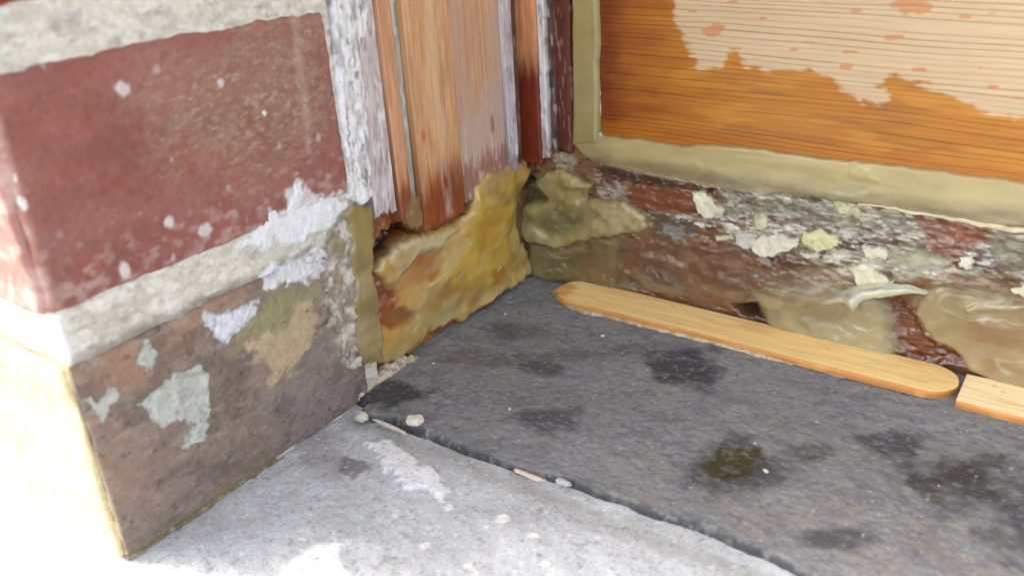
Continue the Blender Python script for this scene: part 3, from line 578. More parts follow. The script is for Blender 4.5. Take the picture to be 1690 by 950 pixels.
# rotted cill face
def cill():
    P, N, F = block((-12, 198.4, -2), (340, 230, 60.5), ax(-12, 340, .42, (-12, 215)), ax(198, 230, 6), ax(-2, 60.5, .42), 1, 'xXyYzZ', 'y')
    U, V = P[:, 0], P[:, 2]; Q = np.c_[U, 0 * U, V]
    C = np.tile(c(114, 82, 54), (len(P), 1)); C *= (1 + .16 * fbm(Q, (18, 1, 7), 3, 601))[:, None]
    paint(C, .6 * ss(fbm(Q, (14, 1, 6), 3, 602), .1, .6), c(136, 102, 64)); paint(C, .5 * ss(fbm(Q, (9, 1, 4), 3, 603), .25, .7), c(84, 56, 44))
    up = ss(V, 33, 38); far = up * ss(fbm(Q, (10, 1, 5), 3, 604), -.2, .4) * ss(U, 78, 84)
    paint(C, .75 * far, c(112, 108, 90)); paint(C, .7 * up * ss(U, 78, 84) * ss(fbm(Q, (7, 1, 3), 3, 605), .3, .6), c(150, 146, 128))
    def pt(n, col, k=.9, a=1.2, sz=3.5, e=.8, s=1): paint(C, k * ss(wsd(n, U, V, a, sz, s) + .5 * fbm(Q, (2, 1, 1), 2, s + 5), -e, e), col)
    pt('or1', c(112, 66, 40)); pt('dk1', c(54, 34, 28), .9, .8); pt('gry1', c(84, 82, 74), .85, 1.5); pt('gry1p', c(150, 152, 148), .8, 1.5)
    pt('gfilm', c(122, 122, 96), .85, 2, 5, 1.6); pt('gfilm2', c(124, 122, 100), .85, 2, 5, 1.6); pt('whfilm', c(196, 196, 184), .85, 3, 4, 2.0)
    for n, q in (('blk1', c(56, 56, 56)), ('blk2', c(62, 62, 62)), ('blk3', c(70, 72, 74)), ('dot', c(120, 124, 120))): pt(n, q, .85, 1.4, 2.5)
    pt('red1', c(106, 62, 42), .95, 1.6); pt('red1o', c(138, 84, 40), .8, 1.2); pt('red2', c(112, 58, 40)); pt('red3', c(88, 54, 42), .9, 1.4); pt('red4', c(120, 70, 44)); pt('red5', c(104, 60, 40)); pt('red6', c(134, 72, 40), .8, 2)
    pt('red7', c(104, 60, 40), .9, 1.6); pt('hole1', c(58, 46, 30), .9); pt('gap_shade', c(50, 42, 28), .9); pt('hole3', c(48, 26, 18), 1, .6)  # holes and corner gap painted dark for the shade inside
    pt('gelE', c(126, 84, 58), .5, 3, 7, 4); pt('gelF', c(160, 146, 110), .8, 2.5, 6, 3.5); pt('gelF_br', c(128, 96, 72), .6, 3, 7, 4); pt('gelG', c(164, 142, 104), .85, 2, 6, 2.5); pt('gelG_br', c(146, 108, 76), .7, 3, 7, 4)
    pt('gelD1', c(140, 126, 86), .8, 2, 5, 2.5); pt('gelD2', c(112, 96, 66), .8, 2, 5, 3); pt('red7', c(110, 56, 32), .85, 1.6, 3, 1.5); pt('red3', c(92, 56, 44), .7, 2, 5, 2); pt('or1', c(124, 66, 32), .85)
    cm = ss(wsd([[80, 41], [84, 46], [96, 45], [110, 44], [122, 42], [134, 40], [150, 38], [160, 36], [156, 31], [140, 31], [128, 29], [118, 32], [106, 31], [94, 32], [86, 34]], U, V, 3, 6, 5), -3, 2.5)
    nz = fbm(Q, (4.5, 1, 1.9), 3, 631); paint(C, .9 * cm * ss(nz, -.25, .25), c(206, 202, 184)); paint(C, .8 * cm * ss(-nz, .2, .55), c(74, 62, 52)); paint(C, .7 * cm * ss(fbm(Q, (3, 1, 1.6), 3, 632), .3, .6), c(196, 190, 140)); paint(C, .6 * cm * ss(fbm(Q, (2.5, 1, 1.2), 3, 633), .35, .6), c(104, 108, 108))
    pt('corner_wh', c(168, 164, 140), .8, 1.5, 2); pt('wh2', c(168, 164, 148), .8, 2, 2)
    a1 = fbm(Q, (5, 1, 2), 3, 612); a2 = fbm(Q, (2.4, 1, 1.1), 3, 613); rg = up * ss(U, 76, 88)
    paint(C, .6 * rg * ss(a1, .15, .5), c(168, 164, 142)); paint(C, .7 * rg * ss(-a1, .05, .45), c(104, 60, 38)); paint(C, .75 * rg * ss(fbm(Q, (6, 1, 1.1), 3, 615), .3, .6), c(206, 203, 188)); paint(C, .6 * rg * ss(a2, .4, .6), c(214, 210, 194)); paint(C, .7 * up * ss(-a2, .4, .65), c(58, 50, 44))
    a3 = fbm(Q, (7, 1, 1.0), 3, 614); paint(C, .45 * ss(a3, .2, .6), c(134, 92, 66)); paint(C, .4 * ss(-a3, .25, .6), c(78, 50, 38))
    pt('or1', c(122, 66, 34), .5); pt('red1', c(120, 60, 32), .7, 1.6); pt('red1o', c(140, 84, 40), .6, 1.2)
    d = .5 * fbm(Q, (9, 1, 4), 3, 606) + .35 * fbm(Q, (3, 1, 1.4), 3, 607)
    d += 1.2 * ss(V, 30, 40) * .5; d -= 9 * ss(wsd('hole3', U, V, .6, 3, 1), -.5, 1.2); d -= 5 * ss(wsd('hole1', U, V, 1, 3, 1), -.5, 2)
    d -= 1.6 * ss(wsd('dk1', U, V, .8, 3, 1), -.6, 1); d -= 1.5 * ss(wsd('red7', U, V, 1.2, 3, 1), -.6, 2)
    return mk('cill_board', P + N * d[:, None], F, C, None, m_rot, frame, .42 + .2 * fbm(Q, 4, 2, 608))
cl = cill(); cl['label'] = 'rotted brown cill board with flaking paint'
for n, rgb in (('flk1', c(222, 216, 188)), ('flk2', c(206, 202, 172)), ('flk3', c(218, 212, 192)), ('flk4', c(210, 206, 158)), ('flk5', c(224, 216, 186)), ('flk6', c(216, 210, 182)), ('flk8', c(214, 208, 188)), ('flk9', c(220, 212, 184)), ('flk10', c(196, 192, 152)), ('flk11', c(206, 200, 168)), ('flk12', c(204, 198, 176)), ('flk13', c(200, 198, 186))):
    patch('paint_flake', 'back', n, .75, .3, m_flake, flat(rgb, .10, 2), cl, .3, .9, 2.2, .5, 21 + len(n) + int(n[3:]), .35, 3, 1.2, fade=.7)
for k in range(46):                                      # small loose flakes along the band of old paint
    u0 = random.choice([random.uniform(80, 112), random.uniform(84, 150), random.uniform(100, 225), random.uniform(60, 84)]); v0 = random.gauss(38.5 - .01 * (u0 - 90), 3.6 if u0 > 80 else 2); rr = random.choice([random.uniform(.4, .9), random.uniform(.5, 1.2), random.uniform(.8, 1.8)]); n = 7; a0 = random.random() * 6
    pl = [[u0 + rr * random.uniform(.6, 1.5) * math.cos(a0 + 6.283 * i / n) * 1.25, v0 + rr * random.uniform(.5, 1.2) * math.sin(a0 + 6.283 * i / n) * .8] for i in range(n)]
    patch('paint_flake', 'back', pl, .7, random.uniform(.15, .35), m_flake, flat(random.choice([c(214, 210, 190), c(204, 198, 168), c(188, 186, 172), c(222, 218, 206)]), .10, 2), cl, .3, .35, 3, .6, 900 + k, .15, 3, 1.0, fade=.6)
patch('paint_flake', 'back', [[128, 54.4], [150, 54.0], [176, 53.6], [230, 52.6], [230, 51.2], [176, 52.0], [150, 52.9], [128, 53.6]], .8, .9, m_flake, flat(c(210, 196, 160), .12, 3), cl, .35, .5, 4, .6, 77, .2, 3, 1.0)
patch('paint_flake', 'back', [[36, 55.4], [50, 54.0], [66, 53.0], [80, 52.2], [80, 51.6], [66, 52.2], [50, 53.2], [36, 54.6]], .5, .8, m_flake, flat(c(196, 176, 146), .2, 2), cl, .3, .5, 3, .5, 78, .2, 3, 1.0)

# ---------------------------------------------------------------- dark stone sill
ED = np.array(T['edge'][1:])
def sill():
    lo, hi = (-9, 80, -40), (340, 199.5, 0); P, N, F = block(lo, hi, ax(-9, 340, .5, (-9, 205)), ax(80, 199.5, .5), ax(-40, 0, .5, (-8, 0)), 2.6, 'xXyYzZ', 'Zy')
    U, V = P[:, 0].copy(), P[:, 1].copy()
    e = np.interp(U, ED[:, 0], ED[:, 1]); e = np.where(U < 6, 84, e) + .6 * fbm(np.c_[U, 0 * U, 0 * U], 9, 2, 701) + .15 * fbm(np.c_[U, 0 * U, 0 * U], 2.6, 2, 702)
    t = np.clip((110 - V) / 30, 0, 1); P[:, 1] += (e - 80) * t; V = P[:, 1]
    d = .45 * fbm(P, 22, 2, 703) + .16 * fbm(P, 5, 3, 704) + .10 * fbm(P, (1.6, 1.2, 1.2), 3, 705)
    U2 = np.c_[U, V, 0 * U]; edge = ss(e + 1.5 + .8 * fbm(U2, 3, 3, 706) - V, -1.2, 1.6)
    d -= .35 * edge; d -= .8 * ss(els('st3', U, V, .2, 6, 3), 0, .5); d -= .3 * ss(wsd('crease', U, V, 2, 6, 2), -4, 3)
    d -= .3 * ss(fbm(U2, 2.2, 2, 707), .6, .85)
    C = np.tile(c(125, 126, 128), (len(P), 1)); C *= (1 + .10 * fbm(U2, (26, 12, 1), 3, 711))[:, None]
    paint(C, .5 * ss(fbm(U2, (10, 5, 1), 3, 712), 0, .7), c(134, 129, 124)); paint(C, .5 * ss(fbm(U2, (7, 3.5, 1), 3, 713), .1, .7), c(100, 103, 110))
    paint(C, .35 * ss(wsd('tan', U, V, 8, 14, 4), -9, 8) * ss(fbm(U2, (5, 3, 1), 3, 714), -.4, .5), c(150, 134, 116))
    for n, col, k in (('st0', c(54, 56, 62), .9), ('st1', c(62, 64, 70), .8), ('st2', c(64, 66, 72), .8), ('st3h', c(62, 62, 64), .85), ('st4', c(62, 64, 70), .85), ('st5', c(58, 58, 62), .9), ('st6', c(66, 67, 72), .8), ('st7', c(44, 44, 48), .85), ('st8', c(60, 61, 66), .8), ('st9', c(72, 72, 74), .7), ('stA', c(70, 68, 66), .6)):
        paint(C, k * ss(els(n, U, V, .45, 7, hash(n[2]) % 7 if False else ord(n[2])), -.15, .55), col)
    paint(C, .95 * ss(els('st3', U, V, .3, 5, 3), .0, .35), c(58, 56, 24))
    paint(C, .5 * ss(els('st5', U, V, .5, 6, 9), .35, .8), c(60, 54, 36)); paint(C, .5 * ss(wsd('crease', U, V, 2.5, 6, 2), -4, 3), c(82, 76, 72))
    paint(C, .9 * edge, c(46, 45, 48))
    s1 = fbm(U2, (1.5, 1.0, 1), 2, 715); paint(C, .35 * ss(s1, .45, .95), c(156, 152, 148)); paint(C, .45 * ss(-s1, .4, .9), c(78, 78, 82)); s3 = fbm(U2, (3, 1.4, 1), 3, 719); paint(C, .2 * ss(s3, .3, .8), c(150, 147, 142)); paint(C, .2 * ss(-s3, .3, .8), c(86, 86, 90))
    s2 = fbm(U2, (1.5, .8, 1), 1, 716); paint(C, .6 * ss(s2, 1.32, 1.45), c(196, 194, 190))
    R = .66 + .12 * fbm(U2, 6, 3, 717) - .25 * ss(els('st3', U, V, .3, 5, 3), 0, .4)
    return mk('stone_sill', P + N * d[:, None], F, C, None, m_stone, None, R)
props(sill(), 'dark grey worn stone window sill with black and olive damp stains', 'sill')

# ---------------------------------------------------------------- sealant: one bead up the rail end and along its foot
bead = thing('sealant_bead', (25, 197, 54), 'smooth khaki sealant band framing the left and lower edges of the pine rail', 'sealant')
BT, BB = np.array(T['bandtop']), np.array(T['bandbot'])
hp = [[17.6, 62]] + [[31, 67.8]] + T['bandtop'][1:] + [[340, 68.5], [340, 53.5]] + T['bandbot'][::-1]
def hcol(u, v, d):
    Q = np.c_[u, v, 0 * u]; C = np.tile(c(192, 176, 122), (len(u), 1)); C *= (1 + .08 * fbm(Q, (16, 4, 1), 3, 801))[:, None]
    paint(C, .6 * ss(60.5 - v + 1.5 * fbm(Q, (9, 3, 1), 3, 802), -2, 5), c(152, 142, 108)); paint(C, .4 * ss(fbm(Q, (9, 4, 1), 3, 803), .2, .7), c(190, 172, 118))
    paint(C, .5 * ss(44 - u, 0, 20), c(136, 124, 84)); return C
def hrel(u, v, d): return .3 * fbm(np.c_[u, v, 0 * u], (24, 5, 1), 2, 805)  + .5 * ss(wsd('bandhi2', u, v, 1.5, 4, 2), -2.5, 2) + .5 * ss(wsd('bandhi1', u, v, 1.5, 4, 2), -2.5, 2)
patch('horizontal_run', 'back', hp, .6, .9, m_bead, hcol, bead, .4, .45, 6, 1.6, 31, .1, 5, 1.4, hrel, alphaf=lambda u, v, d: .9 - .35 * ss(58.5 + 1.5 * fbm(np.c_[u, v, 0 * u], (12, 3, 1), 2, 807) - v, 0, 4), fade=1.3)
vp = [[19.6, 330], [31.6, 330], [31.2, 115], [31.4, 100], [30.8, 90], [31.2, 80], [30.6, 66], [30, 62], [18, 60], [19.2, 75], [19.8, 115]]
def vcol(u, v, d):
    Q = np.c_[u, v, 0 * u]; C = np.tile(c(156, 144, 94), (len(u), 1)); C *= (1 + .08 * fbm(Q, (4, 16, 1), 3, 811))[:, None]; paint(C, .5 * ss(20.8 - u, 0, 1.4), c(104, 84, 54)); paint(C, .35 * ss(75 - v, 0, 14), c(142, 132, 94)); return C
patch('vertical_run', 'back', vp, .1, 1.9, m_bead, vcol, bead, .45, .5, 9, 2.0, 32, .3, 8, 1.0)

# ---------------------------------------------------------------- gel filler
def wisp(u, v, sd, size=(34, 9), th=11.0):              # thin milky folds in the film
    Q = np.c_[u, v, 0 * u]; W2 = np.c_[u + 3 * fbm(Q, 12, 2, sd), v + 3 * fbm(Q, 12, 2, sd + 1), 0 * u]
    return (1 - np.abs(fbm(W2, (*size, 1), 2, sd + 2)) * th).clip(0, 1) ** 1.5 * ss(fbm(Q, 11, 2, sd + 3), -.05, .5)
def gelthing(name, surf, poly, base, th, colf, label, group='gel filler smears', **k):
    k['fade'] = max(k.get('fade', 2.2), .3) * (1 if surf == 'wall' else 1.7); k['edge'] = k.get('edge', 1.5) * 1.5; a0 = k.get('alphaf'); k['alphaf'] = (lambda u, v, d: (a0(u, v, d) if a0 else 1) * (1 if surf == 'wall' else .86)); h0 = k.get('hf'); wr = k.pop('wr', .3); wk = k.pop('wk', .5); sd0 = k.get('s', 1)
    def hw(u, v, d):
        Q = np.c_[u, v, 0 * u]; a = fbm(Q, (26, 9, 1), 1, sd0 + 300); b = fbm(Q, (17, 5, 1), 1, sd0 + 310)
        return (h0(u, v, d) if h0 else 0) + wr * (a + .5 * b) + wk * .4 * wisp(u, v, sd0 + 400)
    k['hf'] = hw; c0 = colf
    def colf(u, v, d):
        C = c0(u, v, d); C = np.tile(C, (len(u), 1)) if C.ndim == 1 else C; Q = np.c_[u, v, 0 * u]
        paint(C, wk * wisp(u, v, sd0 + 400), c(210, 202, 172)); paint(C, .3 * ss(fbm(Q, (16, 6, 1), 2, sd0 + 420), .2, .8), c(196, 184, 148)); paint(C, .3 * ss(-fbm(Q, (14, 7, 1), 2, sd0 + 421), .25, .8), c(110, 80, 50)); return C
    o = patch(name, surf, poly, base, th, m_gel, colf, None, **k); return props(o, label, 'filler', group)
def gA(u, v, d):
    Q = np.c_[u, v, 0 * u]; C = np.tile(c(206, 174, 102), (len(u), 1)); C *= (1 + .08 * fbm(Q, 12, 2, 901))[:, None]
    def p(n, col, k, e=2.5, a=2): paint(C, k * ss(wsd(n, u, v, a, 6, 3), -e, e), col)
    p('gelA_yel', c(210, 174, 72), .85, 5); paint(C, .5 * ss(fbm(Q, (14, 9, 1), 2, 902), .1, .6), c(200, 158, 58)); p('gelA_or1', c(178, 88, 18), .95, 1.8); p('gelA_or2', c(184, 108, 40), .85, 2); p('gelA_or3', c(180, 104, 34), .7, 1.5)
    p('gelA_pale', c(206, 192, 128), .8, 2); p('gelA_wh', c(206, 196, 160), .85, 1.5, 2.5); p('gelA_or4', c(184, 120, 34), .9, 1.6, .8)
    paint(C, .45 * ss(10 - v, 0, 8) * ss(140 - u, 0, 20), c(164, 140, 84)); f = .9 * u + .42 * v; g = -.42 * u + .9 * v; S_ = np.c_[f, g + 2.5 * fbm(Q, 14, 2, 907), 0 * u]
    paint(C, .45 * ss(fbm(S_, (20, 6.0, 1), 2, 903), .2, .8), c(214, 192, 134)); paint(C, .4 * ss(-fbm(S_, (20, 9, 1), 2, 904), .2, .7), c(198, 140, 54))
    for x_, y_, a_, b_ in ((134, 24, 5, .5), (146, 21, 2.4, .6), (128, 20, 1.2, .8), (152, 33, 1.0, .7), (160, 24, 2.2, .5), (137, 12, 1.4, .8), (170, 14, 2.4, .5), (141, 36, 4, .45), (120, 10, 2, .6), (165, 40, 1.6, .5), (176, 28, 1.2, .7)):
        e_ = np.hypot((u - x_) / a_, ((v - y_) - .3 * (u - x_)) / b_); paint(C, .7 * ss(1.2 - e_ + .4 * fbm(Q, 1.5, 2, 9), 0, .7), c(224, 214, 184))  # small pale strokes painted as wet glints
    return C
def gA_al(u, v, d): return .9 - .2 * ss(fbm(np.c_[u, v, 0 * u], (12, 7, 1), 2, 909), 0, .7) - .25 * ss(wsd('gelA_or1', u, v, 2, 6, 3), -2, 2) - .25 * ss(1.5 - d, 0, 1.5)
def gA_h(u, v, d):
    Q = np.c_[u, v, 0 * u]; b = 2.2 * ss(wsd('gelA_yel', u, v, 2, 6, 3), -8, 6) + 1.3 * ss(wsd('gelA_wh', u, v, 2, 6, 3), -2, 1.5) - 1.6 * ss(wsd('gelA_or1', u, v, 1, 6, 3), -2, 2)
    return b + .7 * fbm(Q, (24, 15, 1), 1, 905) + 2.6 * ss(v, 38, 47) * ss(u, 148, 158) + 3.0 * ss(9 - v, 0, 9) * ss(u, 118, 150)
gelthing('gel_filler', 'wall', [[a - (4 if a < 126 and b > 24 else 0) + (5 if a > 183 and b < 30 else 0), b + (3.5 if b > 46 else 0)] for a, b in T['gelA']], -6.0, 3.2, gA, 'thick yellow and orange gel filler plugging the foot of the timber jamb', res=.42, amp=2.2, wsize=7, edge=3.0, s=41, relief=.1, rsize=12, wr=.2, wk=0, alphaf=gA_al, hf=gA_h, sink=1.5)
def gB(u, v, d):
    Q = np.c_[u, v, 0 * u]; C = np.tile(c(148, 132, 84), (len(u), 1)); C *= (1 + .16 * fbm(Q, (4, 10, 1), 3, 911))[:, None]; paint(C, .6 * ss(fbm(Q, (3, 8, 1), 3, 912), .1, .6), c(172, 158, 112)); paint(C, .5 * ss(25 - v, 0, 15), c(158, 130, 74)); return C
gelthing('gel_filler', 'wall', 'gelB', -.4, 2.2, gB, 'upright olive gel filler smear against the brick end beside the yellow plug', res=.42, amp=1.2, wsize=5, edge=2.4, s=42, relief=.25, rsize=9, sink=1.2, alphaf=lambda u, v, d: .93 - .3 * ss(1.4 - d, 0, 1.4))
gelthing('gel_filler', 'wall', 'tongue', .2, .9, flat(c(166, 136, 92), .1), 'small tan gel tongue hanging over the bottom of the staff bead', res=.35, amp=.6, wsize=3, edge=1.4, s=43, relief=.3, sink=.8, alphaf=lambda u, v, d: .82 - .3 * ss(1.2 - d, 0, 1.2))
def gD1(u, v, d):
    Q = np.c_[u, v, 0 * u]; C = np.tile(c(180, 165, 108), (len(u), 1)); C *= (1 + .14 * fbm(Q, 6, 3, 921))[:, None]
    paint(C, .8 * ss(wsd('gelD1_dk', u, v, 2, 5, 3), -3, 3), c(120, 114, 78)); paint(C, .8 * ss(wsd('gelD1_pale', u, v, 2, 5, 4), -2, 2.5), c(206, 194, 148)); paint(C, .5 * ss(fbm(Q, 3, 3, 922), .3, .7), c(180, 170, 122))
    paint(C, .75 * ss(wsd('hole1', u, v, 1, 4, 4), -1, 2), c(76, 62, 40)); paint(C, .7 * ss(1.3 - d, 0, 1.3) * ss(34 - v, 0, 4), c(206, 198, 160)); return C  # void at the jamb painted dark as shade
def gD1_h(u, v, d): return 1.8 * ss(fbm(np.c_[u, v, 0 * u], (10, 7, 1), 2, 925), -.5, .8) + 1.8 * ss(25 - u, 0, 22) - 4 * ss(wsd('hole1', u, v, 1, 4, 4), -1, 2)
gelthing('gel_filler', 'back', 'gelD1', .4, 1.6, gD1, 'upper khaki gel lobe with dark centre in the corner beside the jamb', res=.4, amp=1.0, wsize=5, edge=1.6, fade=.25, s=44, relief=.25, rsize=8, sink=1.0, hf=gD1_h, alphaf=lambda u, v, d: .9 - .25 * ss(fbm(np.c_[u, v, 0 * u], 5, 3, 926), 0, .6))
def gD2(u, v, d):
    Q = np.c_[u, v, 0 * u]; C = np.tile(c(136, 120, 76), (len(u), 1)); C *= (1 + .16 * fbm(Q, 6, 3, 931))[:, None]; paint(C, .8 * ss(wsd('gelD2_tan', u, v, 2, 6, 3), -2.5, 3), c(150, 124, 90)); paint(C, .5 * ss(8 - u, 0, 9), c(154, 146, 100)); paint(C, .6 * ss(fbm(Q, (5, 3, 1), 3, 932), .4, .8) * ss(v, 12, 18), c(72, 52, 32)); return C
gelthing('gel_filler', 'back', [[a, b if b > 6 else -1] for a, b in T['gelD2']], .2, 1.4, gD2, 'lower olive brown gel lobe in the corner just above the stick tip', res=.4, amp=.8, wsize=5, edge=1.6, s=45, relief=.5, sink=1.0, hf=lambda u, v, d: 1.6 * ss(20 - u, 0, 18) + 1.0 * ss(9 - v, 0, 9), alphaf=lambda u, v, d: .86 + 0 * u)
def gE(u, v, d):
    Q = np.c_[u, v, 0 * u]; C = np.tile(c(140, 102, 74), (len(u), 1)); C *= (1 + .12 * fbm(Q, (9, 6, 1), 3, 941))[:, None]; paint(C, .7 * ss(fbm(Q, (8, 5, 1), 3, 942), .15, .6), c(158, 130, 92)); paint(C, .5 * ss(fbm(Q, (8, 6, 1), 2, 943), .3, .7), c(108, 62, 38)); paint(C, .5 * ss(wsd('rdg1', u, v, .6, 3, 3), -.3, .3), c(170, 152, 132)); paint(C, .7 * ss(wsd('dot', u, v, .6, 3, 3), -.6, .8), c(128, 132, 126)); return C  # pale line on the raised ridge is a painted highlight
gelthing('gel_film', 'back', 'gelE', .1, .9, gE, 'thin brown translucent gel film over the middle of the rotted cill', res=.42, amp=2.0, wsize=6, edge=2.5, fade=4, s=46, relief=.6, rsize=7, sink=1.0, hf=lambda u, v, d: .9 * ss(wsd('rdg1', u, v, .6, 3, 3), -.8, .3), wk=.2, alphaf=lambda u, v, d: .66 + .25 * ss(fbm(np.c_[u, v, 0 * u], 8, 3, 946), -.3, .5) - .3 * ss(1.2 - d, 0, 1.2))
gelthing('gel_filler', 'back', 'lump1', .3, 2.2, flat(c(150, 144, 120), .2, 3), 'little grey gel lump behind the thin end of the stick', res=.35, amp=.6, wsize=3, edge=1.8, s=47, relief=.5, alphaf=lambda u, v, d: .85 + 0 * u)
gelthing('gel_filler', 'back', 'bul1', .4, 1.9, flat(c(124, 98, 72), .25, 5), 'bulging brown gel blister beside the little grey lump', res=.38, amp=.8, wsize=4, edge=2.6, s=48, relief=.5, alphaf=lambda u, v, d: .8 + 0 * u)
gelthing('gel_film', 'back', 'rdg2', .6, .7, flat(c(188, 176, 168), .1), 'thin pale ridge of gel along the orange rotted timber', res=.3, amp=.5, wsize=3, edge=.6, s=49, relief=.2)
def gF(u, v, d):
    Q = np.c_[u, v, 0 * u]; C = np.tile(c(176, 164, 124), (len(u), 1)); C *= (1 + .10 * fbm(Q, (9, 6, 1), 3, 951))[:, None]; paint(C, .8 * ss(wsd('gelF_br', u, v, 3, 7, 3), -4, 3), c(130, 104, 74)); paint(C, .45 * ss(fbm(Q, (7, 5, 1), 3, 952), .2, .7), c(188, 176, 138)); paint(C, .8 * ss(1.0 - np.abs(v - 17.5 - .05 * (u - 100) - 1.2 * fbm(Q, 9, 2, 953)), -.6, .4) * ss(u, 99, 102) * ss(128 - u, 0, 9), c(196, 188, 150)); return C
gelthing('gel_filler', 'back', [[a, b - 4 if b < 11 else b] for a, b in T['gelF']], .5, 2.2, gF, 'wide khaki gel smear behind the stick, right of the dark hole', res=.4, amp=1.2, wsize=5, edge=3.5, fade=3.0, s=50, relief=.8, rsize=9, sink=1.2, hf=lambda u, v, d: 1.4 * ss(8 - np.abs(v - 17 - .05 * (u - 100)), 0, 8) * ss(128 - u, 0, 12) + .8 * ss(12 - v, 0, 10), alphaf=lambda u, v, d: (.95 - .2 * ss(wsd('gelF_br', u, v, 3, 7, 3), -3, 3)) * (.35 + .65 * ss(25 + 2 * fbm(np.c_[u, v, 0 * u], 6, 2, 957) - v, 0, 7)))
def gG(u, v, d):
    Q = np.c_[u, v, 0 * u]; C = np.tile(c(178, 160, 118), (len(u), 1)); C *= (1 + .10 * fbm(Q, (9, 6, 1), 3, 961))[:, None]; paint(C, .75 * ss(wsd('gelG_br', u, v, 4, 7, 3), -5, 4), c(158, 120, 82)); paint(C, .6 * ss(u, 176, 196), c(146, 112, 80)); paint(C, .5 * ss(wsd('rdg3', u, v, .7, 4, 3), -.5, .4), c(198, 186, 156)); paint(C, .6 * ss(1.4 - d, 0, 1.4), c(176, 166, 118)); paint(C, .5 * ss(v, 27, 33), c(112, 96, 64)); return C  # raised ridge also carries a painted highlight
gp = [[a, b - 3 if b < 6 else b] for a, b in T['gelG']]
gelthing('gel_filler', 'back', gp, .5, 2.8, gG, 'tan gel smear at the far right of the cill, with a pale rim', res=.4, amp=.7, wsize=5, edge=2.0, fade=.9, s=51, relief=.8, rsize=9, sink=1.2, hf=lambda u, v, d: 1.3 * ss(wsd('rdg3', u, v, .7, 4, 3), -1.5, .6) + .6 * ss(14 - v, 0, 12), alphaf=lambda u, v, d: .95 * (.3 + .7 * ss(33 + 2 * fbm(np.c_[u, v, 0 * u], 6, 2, 967) - v, 0, 6)))
gelthing('gel_film', 'back', 'gelC7', 1.0, 1.3, flat(c(200, 200, 168), .12, 4), 'pale wrinkled gel film strip between cream paint flakes', res=.35, amp=1.0, wsize=4, edge=1.0, s=52, relief=.7, rsize=3.5, alphaf=lambda u, v, d: .85 + 0 * u)
def gf(u, v, d):
    C = flat(c(140, 140, 112), .16, 5)(u, v, d); paint(C, .6 * ss(fbm(np.c_[u, v, 0 * u], (5, 2.5, 1), 3, 971), .2, .6), c(176, 176, 164)); return C
gelthing('gel_film', 'back', 'gfilm', .5, .9, gf, 'grey green gel film under the middle of the sealant band', res=.4, amp=1.6, wsize=5, edge=1.2, s=53, relief=.6, rsize=3, alphaf=lambda u, v, d: .3 + .35 * ss(fbm(np.c_[u, v, 0 * u], 5, 3, 972), -.2, .5))
gelthing('gel_film', 'back', 'gfilm2', .5, .9, gf, 'grey green gel film at the right end of the cill top', res=.4, amp=1.6, wsize=5, edge=1.2, s=54, relief=.6, rsize=3, alphaf=lambda u, v, d: .35 + .3 * ss(fbm(np.c_[u, v, 0 * u], 5, 3, 973), -.2, .5))
# the torn film that curls forward from the cill
def curl():
    path = np.array([(113, 14.2), (122, 19.0), (130, 24.2), (139, 27.4), (147, 28.6), (154, 27.6)]); n = 46; k = 12
    t = np.linspace(0, 5, n); px = np.interp(t, range(6), path[:, 0]); pz = np.interp(t, range(6), path[:, 1]); V = []
    wd = np.interp(t, [0, 1, 2, 3, 4, 5], [.8, 4, 6.5, 6, 3.4, .6]); wd = wd + 4.5 * np.exp(-((t - 2.0) / .22) ** 2)
    for i in range(n):
        for j in range(k):
            a = j / (k - 1); ang = a * 2.5; r = wd[i] / 2.6
            V.append((px[i] + .5 * a * wd[i] * .25, 198.4 - 1.6 - r * math.sin(ang) * 1.25 - .4, pz[i] - r * (1 - math.cos(ang)) * .95))
    V = np.array(V); V += .18 * np.c_[fbm(V, 2.5, 2, 981), fbm(V, 2.5, 2, 982), fbm(V, 2.5, 2, 983)]; m = len(V)
    V2 = V + np.array([0, .35, .35]); F = grid_faces(n, k); G = F[:, ::-1] + m
    rim = [(i * k + 0) for i in range(n)]; R1 = [[i * k, (i + 1) * k, (i + 1) * k + m, i * k + m] for i in range(n - 1)]; R2 = [[(i + 1) * k + k - 1, i * k + k - 1, i * k + k - 1 + m, (i + 1) * k + k - 1 + m] for i in range(n - 1)]
    A = np.concatenate([V, V2]); C = np.tile(c(216, 206, 170), (len(A), 1)) * (1 + .1 * fbm(A, 3, 3, 985))[:, None]; paint(C, .7 * ss(132 - A[:, 0], 0, 14), c(176, 160, 118)); paint(C, .5 * ss(A[:, 0], 142, 152), c(176, 164, 126))
    return mk('gel_curl', A, np.concatenate([F, G, np.array(R1), np.array(R2)]), C, .45 + .5 * ss(A[:, 0], 114, 124), m_gel)
props(curl(), 'pale torn gel film curling forward over the rotted wood', 'filler', 'gel filler smears')

